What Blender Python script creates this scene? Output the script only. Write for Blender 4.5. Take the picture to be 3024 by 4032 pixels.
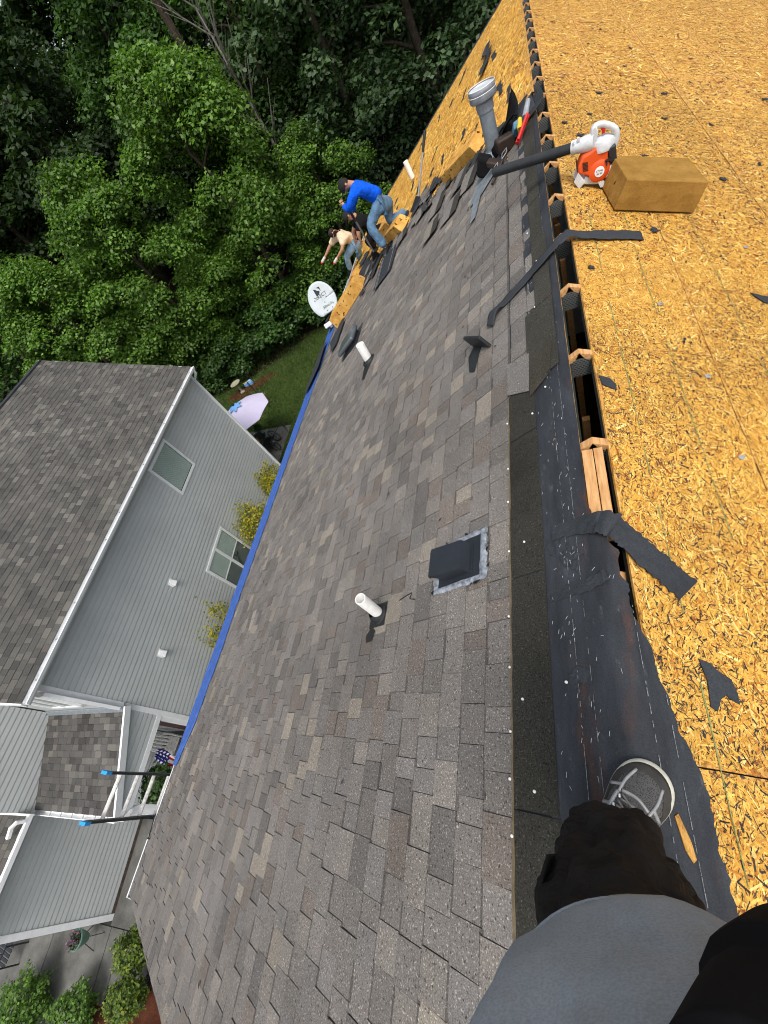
import bpy, math, random
import numpy as np
from mathutils import Vector, Matrix, noise
random.seed(7); rng = np.random.default_rng(7)
S = bpy.context.scene
for o in list(bpy.data.objects): bpy.data.objects.remove(o)
COL = S.collection
# ------------------------------------------------------------------ camera, world, sun, exposure
CAM = Vector((-0.047, 0.0, 10.7))
cam_d = bpy.data.cameras.new('camera'); cam = bpy.data.objects.new('camera', cam_d); COL.objects.link(cam)
cam_d.sensor_fit = 'HORIZONTAL'; cam_d.sensor_width = 36.0; cam_d.lens = 19.25
cam_d.clip_start = 0.02; cam_d.clip_end = 600
C_R = Vector((0.88818, 0.15005, -0.43430)); C_U = Vector((0.11680, 0.84041, 0.52922)); C_F = Vector((-0.44440, 0.52077, -0.72891))
m = Matrix((C_R, C_U, -C_F)).transposed().to_4x4(); m.translation = CAM
cam.matrix_world = m
S.camera = cam
SUN_EL, SUN_AZ = math.radians(63), math.radians(150)       # azimuth measured from +Y towards +X
w = bpy.data.worlds.new('World'); S.world = w; w.use_nodes = True
nt = w.node_tree; nt.nodes.clear()
out = nt.nodes.new('ShaderNodeOutputWorld'); bg = nt.nodes.new('ShaderNodeBackground')
sky = nt.nodes.new('ShaderNodeTexSky'); sky.sky_type = 'NISHITA'; sky.sun_disc = False
sky.sun_elevation = SUN_EL; sky.sun_rotation = SUN_AZ; sky.air_density = 1.0; sky.dust_density = 4.0; sky.ozone_density = 1.0
hs = nt.nodes.new('ShaderNodeHueSaturation'); hs.inputs['Saturation'].default_value = 0.42
nt.links.new(sky.outputs[0], hs.inputs['Color']); nt.links.new(hs.outputs[0], bg.inputs[0]); nt.links.new(bg.outputs[0], out.inputs[0])
bg.inputs[1].default_value = 0.15
sl = bpy.data.lights.new('sun', 'SUN'); sl.energy = 1.3; sl.angle = math.radians(20); sl.color = (1.0, 0.96, 0.9)
so = bpy.data.objects.new('sun', sl); COL.objects.link(so)
sd = Vector((math.sin(SUN_AZ) * math.cos(SUN_EL), math.cos(SUN_AZ) * math.cos(SUN_EL), math.sin(SUN_EL)))
so.rotation_euler = sd.to_track_quat('Z', 'Y').to_euler(); so.location = (0, 0, 40)
S.cycles.max_bounces = 6; S.cycles.diffuse_bounces = 3; S.cycles.glossy_bounces = 2; S.cycles.transmission_bounces = 3; S.cycles.transparent_max_bounces = 6
S.cycles.pixel_filter_type = 'BLACKMAN_HARRIS'; S.cycles.filter_width = 1.05
vs = S.view_settings; vs.view_transform = 'Standard'; vs.look = 'None'; vs.exposure = 0.58; vs.gamma = 1.0; vs.use_curve_mapping = False

# ------------------------------------------------------------------ materials
MATS = {}
def srgb(r, g, b):
    return tuple(((c / 255 + 0.055) / 1.055) ** 2.4 if c > 10 else c / 255 / 12.92 for c in (r, g, b)) + (1.0,)
def newmat(name, rough=0.8, spec=0.3, metal=0.0):
    m = bpy.data.materials.new(name); m.use_nodes = True
    b = m.node_tree.nodes['Principled BSDF']
    b.inputs['Roughness'].default_value = rough; b.inputs['Specular IOR Level'].default_value = spec; b.inputs['Metallic'].default_value = metal
    MATS[name] = m
    return m, m.node_tree, b
def N(nt, t, **kw):
    n = nt.nodes.new(t)
    for k, v in kw.items():
        if k in n.inputs.keys() if hasattr(n.inputs, 'keys') else False: n.inputs[k].default_value = v
        else: setattr(n, k, v)
    return n
def noise_node(nt, scale, detail=2, rough=0.5, coord='Object', stretch=None, rot=(0, 0, 0)):
    tc = nt.nodes.new('ShaderNodeTexCoord'); n = nt.nodes.new('ShaderNodeTexNoise')
    n.inputs['Scale'].default_value = scale; n.inputs['Detail'].default_value = detail; n.inputs['Roughness'].default_value = rough
    mp = nt.nodes.new('ShaderNodeMapping'); mp.inputs['Rotation'].default_value = rot
    if stretch: mp.inputs['Scale'].default_value = stretch
    nt.links.new(tc.outputs[coord], mp.inputs[0]); nt.links.new(mp.outputs[0], n.inputs['Vector'])
    return n.outputs['Fac']
def ramp(nt, fac, stops):
    r = nt.nodes.new('ShaderNodeValToRGB'); e = r.color_ramp.elements
    while len(e) < len(stops): e.new(0.5)
    for i, (p, c) in enumerate(stops):
        e[i].position = p; e[i].color = c if len(c) == 4 else tuple(c) + (1,)
    nt.links.new(fac, r.inputs[0]); return r.outputs[0]
def mixc(nt, a, b, fac=1.0, blend='MULTIPLY'):
    n = nt.nodes.new('ShaderNodeMixRGB'); n.blend_type = blend
    for i, v in ((0, fac), (1, a), (2, b)):
        if isinstance(v, (int, float)): n.inputs[i].default_value = v
        elif isinstance(v, tuple): n.inputs[i].default_value = v if len(v) == 4 else v + (1,)
        else: nt.links.new(v, n.inputs[i])
    return n.outputs[0]
def attr(nt, name='col'):
    a = nt.nodes.new('ShaderNodeAttribute'); a.attribute_name = name; return a.outputs['Color']
def bump(nt, b, h, strength=0.3, dist=0.01):
    n = nt.nodes.new('ShaderNodeBump'); n.inputs['Strength'].default_value = strength; n.inputs['Distance'].default_value = dist
    nt.links.new(h, n.inputs['Height']); nt.links.new(n.outputs[0], b.inputs['Normal'])
g = lambda v: (v, v, v, 1)
def plain(name, col, rough=0.7, spec=0.3, metal=0.0, var=0.25, scale=12, bstr=0.0, fine=0):
    m, nt, b = newmat(name, rough, spec, metal)
    f = noise_node(nt, scale, 4, 0.6)
    c = mixc(nt, tuple(col), ramp(nt, f, [(0.25, g(1 - var)), (0.75, g(1 + var * 0.6))]))
    if fine:
        f2 = noise_node(nt, fine, 2, 0.6); c = mixc(nt, c, ramp(nt, f2, [(0.3, g(0.72)), (0.7, g(1.22))]))
        if bstr: bump(nt, b, f2, bstr, 0.004)
    elif bstr: bump(nt, b, f, bstr, 0.01)
    nt.links.new(c, b.inputs['Base Color']); return m
def attr_mat(name, rough=0.9, spec=0.2, fine=250, lo=0.55, hi=1.5, speck=None, big=1.2, bigv=0.18, bstr=0.5, bd=0.003):
    m, nt, b = newmat(name, rough, spec)
    c = attr(nt)
    f = noise_node(nt, fine, 3, 0.7); c = mixc(nt, c, ramp(nt, f, [(0.3, g(lo)), (0.7, g(hi))]))
    f2 = noise_node(nt, big, 4, 0.6); c = mixc(nt, c, ramp(nt, f2, [(0.3, g(1 - bigv)), (0.7, g(1 + bigv))]))
    if speck:
        f3 = noise_node(nt, speck, 2, 0.5); c = mixc(nt, c, ramp(nt, f3, [(0.59, g(1.0)), (0.71, g(2.4))]))
        f4 = noise_node(nt, speck * 0.8, 2, 0.5, stretch=(1.1, 0.9, 1.3)); c = mixc(nt, c, ramp(nt, f4, [(0.30, g(0.30)), (0.40, g(1.0))]))
    bump(nt, b, f, bstr, bd)
    nt.links.new(c, b.inputs['Base Color']); return m
shingle_m = attr_mat('asphalt_shingle', 0.92, 0.25, 220, 0.55, 1.45, 130, 0.9, 0.2)
shingle_far_m = attr_mat('asphalt_shingle_far', 0.92, 0.2, 60, 0.75, 1.25, None, 0.6, 0.15, 0.2)
def osb_base(name):
    m, nt, b = newmat(name, 0.75, 0.25)
    f = noise_node(nt, 26, 5, 0.75, stretch=(1.6, 0.55, 1.6)); c = ramp(nt, f, [(0.28, (0.08, 0.035, 0.010)), (0.42, (0.36, 0.17, 0.035)), (0.55, (0.55, 0.30, 0.075)), (0.72, (0.72, 0.46, 0.16))])
    f2 = noise_node(nt, 55, 3, 0.7, stretch=(0.7, 1.4, 1)); c = mixc(nt, c, ramp(nt, f2, [(0.30, g(0.18)), (0.40, g(1.0)), (0.7, g(1.15))]))
    nt.links.new(c, b.inputs['Base Color']); bump(nt, b, f, 0.3, 0.003); return m
osb_m = osb_base('oriented_strand_board')
strand_m = attr_mat('wood_strand', 0.7, 0.3, 90, 0.75, 1.2, None, 2.0, 0.1, 0.25)
felt_m = plain('roofing_felt', (0.030, 0.034, 0.040), 0.75, 0.35, 0, 0.35, 5, 0.3, 160)
def worn_felt():
    m, nt, b = newmat('worn_roofing_felt', 0.72, 0.35)
    f = noise_node(nt, 3.2, 5, 0.65, stretch=(3.0, 0.7, 1)); c = ramp(nt, f, [(0.3, (0.014, 0.016, 0.020)), (0.6, (0.034, 0.039, 0.046)), (0.8, (0.060, 0.066, 0.074))])
    f3 = noise_node(nt, 2.6, 4, 0.6, stretch=(4.0, 0.8, 1), rot=(0, 0, 0.05)); c = mixc(nt, c, (0.10, 0.038, 0.018, 1), ramp(nt, f3, [(0.57, g(0)), (0.72, g(0.55))]), 'MIX')
    f5 = noise_node(nt, 14, 5, 0.7, stretch=(2.5, 0.8, 1)); c = mixc(nt, c, (0.16, 0.165, 0.17, 1), ramp(nt, f5, [(0.60, g(0)), (0.80, g(0.45))]), 'MIX')
    f2 = noise_node(nt, 240, 2, 0.6); c = mixc(nt, c, ramp(nt, f2, [(0.3, g(0.7)), (0.7, g(1.3))]))
    nt.links.new(c, b.inputs['Base Color']); bump(nt, b, f, 0.25, 0.01); return m
worn_felt_m = worn_felt()
band_m = attr_mat('unweathered_shingle', 0.95, 0.15, 200, 0.5, 1.6, 150, 1.5, 0.3)
white_m = plain('white_paint', (0.84, 0.85, 0.85), 0.5, 0.4, 0, 0.10, 6)
dirtywhite_m = plain('weathered_white', (0.74, 0.72, 0.68), 0.6, 0.4, 0, 0.45, 22, 0.1)
pvc_m = plain('white_pvc', (0.84, 0.83, 0.80), 0.45, 0.45, 0, 0.16, 30)
siding_m = plain('grey_vinyl_siding', (0.485, 0.505, 0.495), 0.55, 0.35, 0, 0.12, 0.9, 0.0, 0)
black_m = plain('black_metal', (0.012, 0.014, 0.017), 0.38, 0.5, 0, 0.2, 8)
hood_m = plain('black_painted_steel', (0.020, 0.024, 0.031), 0.45, 0.4, 0.0, 0.25, 10)
rubber_m = plain('black_rubber', (0.016, 0.017, 0.018), 0.6, 0.4, 0, 0.3, 20)
grey_metal_m = plain('galvanised_steel', (0.30, 0.34, 0.37), 0.42, 0.5, 0.45, 0.3, 14)
cap_m = plain('dull_aluminium', (0.33, 0.35, 0.37), 0.5, 0.5, 0.3, 0.3, 18)
wood_m, nt, b = newmat('pine_lumber', 0.65, 0.3)
f = noise_node(nt, 9, 4, 0.6, stretch=(9, 0.9, 9)); nt.links.new(ramp(nt, f, [(0.3, (0.36, 0.165, 0.055)), (0.5, (0.52, 0.28, 0.11)), (0.7, (0.62, 0.38, 0.17))]), b.inputs['Base Color'])
plate_m, nt, b = newmat('nail_plate', 0.5, 0.5, 0.4)
tc = nt.nodes.new('ShaderNodeTexCoord'); br = nt.nodes.new('ShaderNodeTexBrick'); br.inputs['Scale'].default_value = 1.0
mp = nt.nodes.new('ShaderNodeMapping'); mp.inputs['Scale'].default_value = (1, 1, 1); mp.inputs['Rotation'].default_value = (math.radians(90), 0, 0)
br.inputs['Brick Width'].default_value = 0.018; br.inputs['Row Height'].default_value = 0.012; br.inputs['Mortar Size'].default_value = 0.0035
br.inputs['Color1'].default_value = (0.02, 0.024, 0.025, 1); br.inputs['Color2'].default_value = (0.03, 0.034, 0.036, 1); br.inputs['Mortar'].default_value = (0.16, 0.17, 0.16, 1)
nt.links.new(tc.outputs['Object'], mp.inputs[0]); nt.links.new(mp.outputs[0], br.inputs['Vector']); nt.links.new(br.outputs['Color'], b.inputs['Base Color'])
def foam_mat(name, c1, c2, c3, pit=.31):
    m, nt, b = newmat(name, 0.95, 0.1)
    f = noise_node(nt, 7, 5, 0.65); c = ramp(nt, f, [(0.3, c1), (0.55, c2), (0.75, c3)])
    f2 = noise_node(nt, 16, 2, 0.5); c = mixc(nt, c, ramp(nt, f2, [(pit, (0.06, 0.025, 0.010)), (pit + .07, g(1.0))]))
    f3 = noise_node(nt, 160, 2, 0.6); c = mixc(nt, c, ramp(nt, f3, [(0.3, g(0.8)), (0.7, g(1.15))]))
    bump(nt, b, f3, 0.5, 0.004)
    nt.links.new(c, b.inputs['Base Color']); return m
foam_brown_m = foam_mat('aged_foam', (0.22, 0.115, 0.025), (0.30, 0.165, 0.038), (0.34, 0.20, 0.055), .22)
foam_gold_m = foam_mat('golden_foam', (0.44, 0.21, 0.04), (0.62, 0.34, 0.085), (0.72, 0.46, 0.16))
tarp_m = plain('blue_tarp', (0.045, 0.115, 0.39), 0.55, 0.3, 0, 0.3, 14, 0.6)
concrete_m, nt, b = newmat('concrete', 0.9, 0.2)
f = noise_node(nt, 0.8, 6, 0.65); c = ramp(nt, f, [(0.3, (0.05, 0.05, 0.046)), (0.52, (0.125, 0.123, 0.113)), (0.75, (0.21, 0.205, 0.19))])
f2 = noise_node(nt, 30, 4, 0.6); c = mixc(nt, c, ramp(nt, f2, [(0.3, g(0.85)), (0.7, g(1.1))])); nt.links.new(c, b.inputs['Base Color'])
def ground_mat(name, stops, s1, s2=40):
    m, nt, b = newmat(name, 1.0, 0.05)
    f = noise_node(nt, s1, 6, 0.7); c = ramp(nt, f, stops)
    f2 = noise_node(nt, s2, 4, 0.7); c = mixc(nt, c, ramp(nt, f2, [(0.3, g(0.55)), (0.7, g(1.35))])); nt.links.new(c, b.inputs['Base Color'])
    bump(nt, b, f2, 0.8, 0.05); return m
lawn_m = ground_mat('lawn_soil', [(0.3, (0.022, 0.036, 0.008)), (0.6, (0.045, 0.075, 0.016)), (0.8, (0.085, 0.085, 0.03))], 0.6)
litter_m = ground_mat('leaf_litter', [(0.3, (0.012, 0.012, 0.007)), (0.55, (0.03, 0.022, 0.012)), (0.8, (0.075, 0.045, 0.025))], 0.8, 25)
mulch_m = ground_mat('bark_mulch', [(0.3, (0.04, 0.014, 0.008)), (0.6, (0.11, 0.04, 0.022)), (0.8, (0.19, 0.085, 0.05))], 3, 60)
bark_m = ground_mat('bark', [(0.3, (0.025, 0.02, 0.015)), (0.7, (0.10, 0.08, 0.06))], 5, 40)
deadwood_m = plain('bare_grey_wood', (0.27, 0.25, 0.22), 0.9, 0.1, 0, 0.3, 8)
def leaf_mat(name, tr=0.35):
    m = bpy.data.materials.new(name); m.use_nodes = True; nt = m.node_tree; nt.nodes.clear()
    o = nt.nodes.new('ShaderNodeOutputMaterial'); a = attr(nt)
    p = nt.nodes.new('ShaderNodeBsdfPrincipled'); p.inputs['Roughness'].default_value = 0.5; p.inputs['Specular IOR Level'].default_value = 0.35
    t = nt.nodes.new('ShaderNodeBsdfTranslucent'); mx = nt.nodes.new('ShaderNodeMixShader'); mx.inputs[0].default_value = tr
    nt.links.new(a, p.inputs['Base Color']); nt.links.new(mixc(nt, a, (1.3, 1.5, 0.6, 1)), t.inputs['Color'])
    nt.links.new(p.outputs[0], mx.inputs[1]); nt.links.new(t.outputs[0], mx.inputs[2]); nt.links.new(mx.outputs[0], o.inputs[0]); return m
leaf_m = leaf_mat('foliage'); grass_m = leaf_mat('grass_blade', 0.2)
glass_m, nt, b = newmat('window_glass', 0.06, 0.6); b.inputs['Base Color'].default_value = (0.05, 0.09, 0.07, 1); b.inputs['Alpha'].default_value = 0.12
blind_m = plain('window_blind', (0.66, 0.80, 0.72), 0.6, 0.3, 0, 0.1, 3)
darkroom_m = plain('dark_interior', (0.03, 0.035, 0.03), 0.9, 0.1)
screen_m = plain('insect_screen', (0.24, 0.27, 0.26), 0.8, 0.2, 0, 0.1, 3)
def cloth(name, col, var=0.2, fscale=7, fold=0.6, weave=0, dist=0.02, stretch=(1, 1, .55)):
    m, nt, b = newmat(name, 0.95, 0.1)
    f = noise_node(nt, fscale, 3, 0.55, stretch=stretch); f2 = noise_node(nt, fscale * .5, 4, 0.6)
    c = mixc(nt, tuple(col), ramp(nt, f2, [(0.25, g(1 - var)), (0.75, g(1 + var * .7))]))
    if weave: fw = noise_node(nt, weave, 1, 0.5); c = mixc(nt, c, ramp(nt, fw, [(0.3, g(.88)), (0.7, g(1.1))]))
    nt.links.new(c, b.inputs['Base Color']); bump(nt, b, f, fold, dist); return m
denim_m = cloth('blue_denim', (0.11, 0.20, 0.31), .4, 9, .9, 0, .05)
lightdenim_m = plain('light_denim', (0.19, 0.31, 0.45), 0.9, 0.15, 0, 0.4, 9, 0.3)
blueshirt_m = cloth('royal_blue_knit', (0.006, 0.095, 0.66), .2, 9, 1.0, 0, .06)
creamshirt_m = cloth('cream_cotton', (0.62, 0.49, 0.34), .2, 9, 1.0, 0, .05)
blackcloth_m = plain('black_cotton', (0.010, 0.010, 0.011), 0.95, 0.1, 0, 0.3, 9, 0.2)
greyshirt_m = cloth('slate_grey_jersey', (0.37, 0.405, 0.435), .2, 9, 1.0, 420, .03, (1.0, 1.0, .35))
trousers_m = cloth('faded_black_trousers', (0.025, 0.0215, 0.019), .5, 17, 1.0, 380, .03, (.6, 1, 1.2))
skin_m = plain('skin', (0.42, 0.22, 0.14), 0.6, 0.3, 0, 0.12, 12)
hair_m = plain('dark_hair', (0.018, 0.013, 0.010), 0.7, 0.3, 0, 0.4, 40, 0.4)
cap_cloth_m = plain('charcoal_cap', (0.022, 0.022, 0.022), 0.9, 0.1, 0, 0.3, 12)
red_m = plain('red_rubber', (0.55, 0.02, 0.015), 0.5, 0.4, 0, 0.2, 20)
glove_m = plain('white_knit_glove', (0.62, 0.60, 0.56), 0.9, 0.1, 0, 0.15, 30)
orange_m = plain('orange_plastic', (0.70, 0.085, 0.012), 0.42, 0.45, 0, 0.12, 14)
ltgrey_m = plain('light_grey_plastic', (0.60, 0.62, 0.63), 0.5, 0.4, 0, 0.25, 22)
dkplastic_m = plain('black_plastic', (0.022, 0.024, 0.026), 0.45, 0.45, 0, 0.3, 16)
print_m = plain('black_print', (0.03, 0.035, 0.045), 0.7, 0.2)
paleprint_m = plain('pale_print', (0.24, 0.25, 0.25), 0.8, 0.2, 0, 0.5, 60)
dish_m = plain('grey_dish_paint', (0.50, 0.55, 0.57), 0.6, 0.35, 0, 0.10, 3, 0, 260)
lav_m = plain('lavender_canvas', (0.54, 0.50, 0.66), 0.85, 0.15, 0, 0.06, 3)
bluecloth_m = plain('sky_blue_canvas', (0.16, 0.34, 0.68), 0.85, 0.15, 0, 0.15, 8)
sealant_m = plain('grey_sealant', (0.27, 0.30, 0.34), 0.6, 0.4, 0, 0.85, 34, 0.5)
tar_m = plain('roof_tar', (0.018, 0.018, 0.019), 0.5, 0.5, 0, 0.4, 20, 0.3)
terracotta_m = plain('terracotta', (0.42, 0.15, 0.08), 0.85, 0.2)
greenpot_m = plain('green_glaze', (0.11, 0.20, 0.16), 0.45, 0.5, 0, 0.2, 9)
stone_m = plain('cast_stone', (0.30, 0.29, 0.20), 0.9, 0.15, 0, 0.3, 14)
yellow_m = plain('yellow_plastic', (0.75, 0.48, 0.02), 0.45, 0.4)
cyan_m = plain('bright_blue_plastic', (0.02, 0.30, 0.66), 0.45, 0.45, 0, 0.15, 40)
bluetool_m = plain('steel_blue_cloth', (0.09, 0.20, 0.28), 0.8, 0.2, 0, 0.3, 20)
leather_m = plain('dark_leather', (0.035, 0.022, 0.016), 0.6, 0.35, 0, 0.4, 16)
tanline_m = plain('tan_asphalt_edge', (0.16, 0.125, 0.075), 0.9, 0.15, 0, 0.4, 30)
shoe_m = plain('grey_shoe_leather', (0.055, 0.051, 0.045), 0.6, 0.35, 0, 0.3, 40)
silver_m = plain('silver_overlay', (0.38, 0.38, 0.37), 0.4, 0.5, 0.25, 0.2, 60)
lace_m = plain('grey_lace', (0.20, 0.19, 0.18), 0.9, 0.1, 0, 0.3, 120)
sole_m = plain('cream_midsole', (0.60, 0.58, 0.48), 0.7, 0.3, 0, 0.25, 40)
shoemesh_m, nt, b = newmat('shoe_mesh', 0.85, 0.2)
tc = nt.nodes.new('ShaderNodeTexCoord'); vo = nt.nodes.new('ShaderNodeTexVoronoi'); vo.inputs['Scale'].default_value = 330
nt.links.new(tc.outputs['Object'], vo.inputs['Vector']); nt.links.new(ramp(nt, vo.outputs['Distance'], [(0.2, (0.012, 0.012, 0.012)), (0.5, (0.10, 0.097, 0.093))]), b.inputs['Base Color'])
vcol_m = attr_mat('printed_cloth', 0.85, 0.15, 40, 0.85, 1.12, None, 3, 0.1, 0.1)

# ------------------------------------------------------------------ geometry helpers (world coordinates in, parts follow their thing)
ORG = {}
def link(o): COL.objects.link(o); return o
def thing(name, loc, label, cat, group=None):
    o = bpy.data.objects.new(name, None); o.empty_display_size = 0.1; o.location = loc; link(o)
    o['label'] = label; o['category'] = cat
    if group: o['group'] = group
    ORG[o] = Vector(loc); return o
def setcol(me, cols):
    ca = me.color_attributes.new('col', 'FLOAT_COLOR', 'CORNER')
    n = np.empty(len(me.polygons), dtype=np.int32); me.polygons.foreach_get('loop_total', n)
    cols = np.asarray(cols, dtype=np.float32)
    if cols.ndim == 1: cols = np.tile(cols, (len(n), 1))
    if cols.shape[1] == 3: cols = np.hstack([cols, np.ones((len(cols), 1), np.float32)])
    ca.data.foreach_set('color', np.repeat(cols, n, axis=0).ravel())
def mk(name, V, F, mat, parent=None, smooth=False, cols=None, label=None, kind=None):
    me = bpy.data.meshes.new(name); off = ORG.get(parent, Vector((0, 0, 0)))
    me.from_pydata([(v[0] - off[0], v[1] - off[1], v[2] - off[2]) for v in V], [], F); me.update()
    me.materials.append(mat)
    if smooth: me.polygons.foreach_set('use_smooth', [True] * len(me.polygons))
    if cols is not None: setcol(me, cols)
    o = link(bpy.data.objects.new(name, me))
    if parent: o.parent = parent; ORG[o] = off
    if label: o['label'] = label
    if kind: o['kind'] = kind
    return o
def npmk(name, V, n, mat, cols, parent=None, kind='stuff'):
    """V: (m*n,3) vertices, each run of n is one polygon"""
    off = ORG.get(parent, Vector((0, 0, 0)))
    V = np.asarray(V, dtype=np.float32) - np.array(off, dtype=np.float32)
    me = bpy.data.meshes.new(name); k = len(V) // n
    me.vertices.add(len(V)); me.vertices.foreach_set('co', V.ravel())
    me.loops.add(len(V)); me.loops.foreach_set('vertex_index', np.arange(len(V), dtype=np.int32))
    me.polygons.add(k); me.polygons.foreach_set('loop_start', np.arange(0, len(V), n, dtype=np.int32)); me.polygons.foreach_set('loop_total', np.full(k, n, dtype=np.int32))
    me.update(calc_edges=True); me.validate()
    me.materials.append(mat); setcol(me, cols)
    o = link(bpy.data.objects.new(name, me))
    if parent: o.parent = parent; ORG[o] = off
    if kind: o['kind'] = kind
    return o
def tag(o, label, cat, group=None):
    o['label'] = label; o['category'] = cat
    if group: o['group'] = group
    return o
class MB:
    def __init__(s): s.V = []; s.F = []; s.C = []
    def add(s, V, F, c=None):
        b = len(s.V); s.V += [tuple(v) for v in V]; s.F += [tuple(i + b for i in f) for f in F]
        if c is not None: s.C += [c] * len(F)
        return s
    def hexa(s, P, c=None):       # 8 points: bottom loop 0-3, top loop 4-7
        return s.add(P, [(3, 2, 1, 0), (4, 5, 6, 7), (0, 1, 5, 4), (1, 2, 6, 5), (2, 3, 7, 6), (3, 0, 4, 7)], c)
    def box(s, c, ax, ay, az, col=None):   # centre and three half vectors
        c, ax, ay, az = map(Vector, (c, ax, ay, az))
        return s.hexa([c - ax - ay - az, c + ax - ay - az, c + ax + ay - az, c - ax + ay - az, c - ax - ay + az, c + ax - ay + az, c + ax + ay + az, c - ax + ay + az], col)
    def abox(s, x0, x1, y0, y1, z0, z1, col=None):
        return s.box(((x0 + x1) / 2, (y0 + y1) / 2, (z0 + z1) / 2), ((x1 - x0) / 2, 0, 0), (0, (y1 - y0) / 2, 0), (0, 0, (z1 - z0) / 2), col)
    def tube(s, pts, rad, n=10, caps=True, col=None):
        pts = [Vector(p) for p in pts]; k = len(pts)
        rad = [rad] * k if isinstance(rad, (int, float)) else rad
        V = []; prev = None
        for i, p in enumerate(pts):
            t = (pts[min(i + 1, k - 1)] - pts[max(i - 1, 0)]).normalized()
            a = t.orthogonal().normalized() if prev is None else (prev - t * prev.dot(t)).normalized()
            prev = a; b = t.cross(a)
            for j in range(n):
                an = 2 * math.pi * j / n; V.append(p + (a * math.cos(an) + b * math.sin(an)) * rad[i])
        F = [(i * n + j, i * n + (j + 1) % n, (i + 1) * n + (j + 1) % n, (i + 1) * n + j) for i in range(k - 1) for j in range(n)]
        if caps: F += [tuple(range(n - 1, -1, -1)), tuple((k - 1) * n + j for j in range(n))]
        return s.add(V, F, col)
    def lathe(s, o, axis, prof, n=20, col=None, ref=None):   # prof: (radius, height) along axis
        o, ax = Vector(o), Vector(axis).normalized(); a = Vector(ref).normalized() if ref else ax.orthogonal().normalized(); b = ax.cross(a)
        V = [o + ax * h + (a * math.cos(2 * math.pi * j / n) + b * math.sin(2 * math.pi * j / n)) * r for r, h in prof for j in range(n)]
        F = [(i * n + j, i * n + (j + 1) % n, (i + 1) * n + (j + 1) % n, (i + 1) * n + j) for i in range(len(prof) - 1) for j in range(n)]
        return s.add(V, F, col)
    def extr(s, poly, d, col=None):   # planar polygon (3D points) extruded by vector d
        d = Vector(d); n = len(poly); V = [Vector(p) for p in poly] + [Vector(p) + d for p in poly]
        F = [tuple(range(n - 1, -1, -1)), tuple(range(n, 2 * n))] + [(i, (i + 1) % n, n + (i + 1) % n, n + i) for i in range(n)]
        return s.add(V, F, col)
    def grid(s, P, col=None):         # P: rows of points
        r, c = len(P), len(P[0])
        return s.add([p for row in P for p in row], [(i * c + j, i * c + j + 1, (i + 1) * c + j + 1, (i + 1) * c + j) for i in range(r - 1) for j in range(c - 1)], col)
    def mk(s, name, mat, parent=None, smooth=False, label=None, kind=None, bevel=0, seg=2, solid=0):
        o = mk(name, s.V, s.F, mat, parent, smooth, s.C if s.C else None, label, kind)
        if solid: md = o.modifiers.new('solid', 'SOLIDIFY'); md.thickness = solid; md.offset = 0
        if bevel: md = o.modifiers.new('bevel', 'BEVEL'); md.width = bevel; md.segments = seg; md.limit_method = 'ANGLE'
        return o
def sm(o, ang=40):
    me = o.data; me.polygons.foreach_set('use_smooth', [True] * len(me.polygons))
    try: me.set_sharp_from_angle(angle=math.radians(ang))
    except Exception: pass
    return o
TEXTS = []
def text_part(name, s, size, o, ex, ey, mat, parent, shear=0.0, extr=0.0005):
    cu = bpy.data.curves.new(name, 'FONT'); cu.body = s; cu.size = size; cu.align_x = 'CENTER'; cu.align_y = 'CENTER'; cu.extrude = extr; cu.shear = shear; cu.resolution_u = 3
    t = link(bpy.data.objects.new(name, cu)); TEXTS.append((t, name, Vector(o), Vector(ex).normalized(), Vector(ey).normalized(), mat, parent))
def flush_texts():
    dg = bpy.context.evaluated_depsgraph_get(); dg.update()
    for t, name, o, ex, ey, mat, parent in TEXTS:
        me = bpy.data.meshes.new_from_object(t.evaluated_get(dg)); ez = ex.cross(ey)
        V = [o + ex * v.co.x + ey * v.co.y + ez * v.co.z for v in me.vertices]; F = [tuple(p.vertices) for p in me.polygons]
        cu = t.data; bpy.data.objects.remove(t); bpy.data.curves.remove(cu); bpy.data.meshes.remove(me)
        mk(name, V, F, mat, parent)
def pj(P):       # size check only: pixel position and depth of a world point in a 768 x 1024 frame
    v = Vector(P) - CAM; z = v.dot(C_F)
    return (384 + 410.6 * v.dot(C_R) / z, 512 - 410.6 * v.dot(C_U) / z, z) if z > 0.05 else (-1e6, -1e6, z)
def in_frame(P, mgn=20):
    x, y, z = pj(P); return z > 0.05 and -mgn < x < 768 + mgn and -mgn < y < 1024 + mgn

# ------------------------------------------------------------------ our house: roof frames
RZ = 9.175; aL = math.radians(30.26); aR = math.radians(26.57)
nL = Vector((-math.sin(aL), 0, math.cos(aL))); nR = Vector((math.sin(aR), 0, math.cos(aR)))
def LP(s, y, h=0.0): return Vector((-s * math.cos(aL), y, RZ - s * math.sin(aL))) + nL * h
def RP(s, y, h=0.0): return Vector((s * math.cos(aR), y, RZ - s * math.sin(aR))) + nR * h
EAVE = 6.453; YN, YF = -1.78, 15.0
# ------------------------------------------------------------------ ground
def sheet(name, poly, z, mat, kind='structure', parent=None):
    return mk(name, [(x, y, z) for x, y in poly], [tuple(range(len(poly)))], mat, parent, kind=kind)
sheet('ground', [(-300, -300), (300, -300), (300, 300), (-300, 300)], -0.03, litter_m)
lawn = sheet('lawn', [(-21, -0.5), (-4.5, -0.5), (0, 23.5), (-9, 24.0), (-13.5, 22.2), (-16, 20.2), (-19, 18.8), (-22.5, 18.5)], 0.0, lawn_m)
front_lawn = sheet('lawn', [(-10.2, -5.0), (-3, -3.0), (-3, -16), (-9.3, -16), (-9.6, -6.2)], 0.004, lawn_m)

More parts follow.
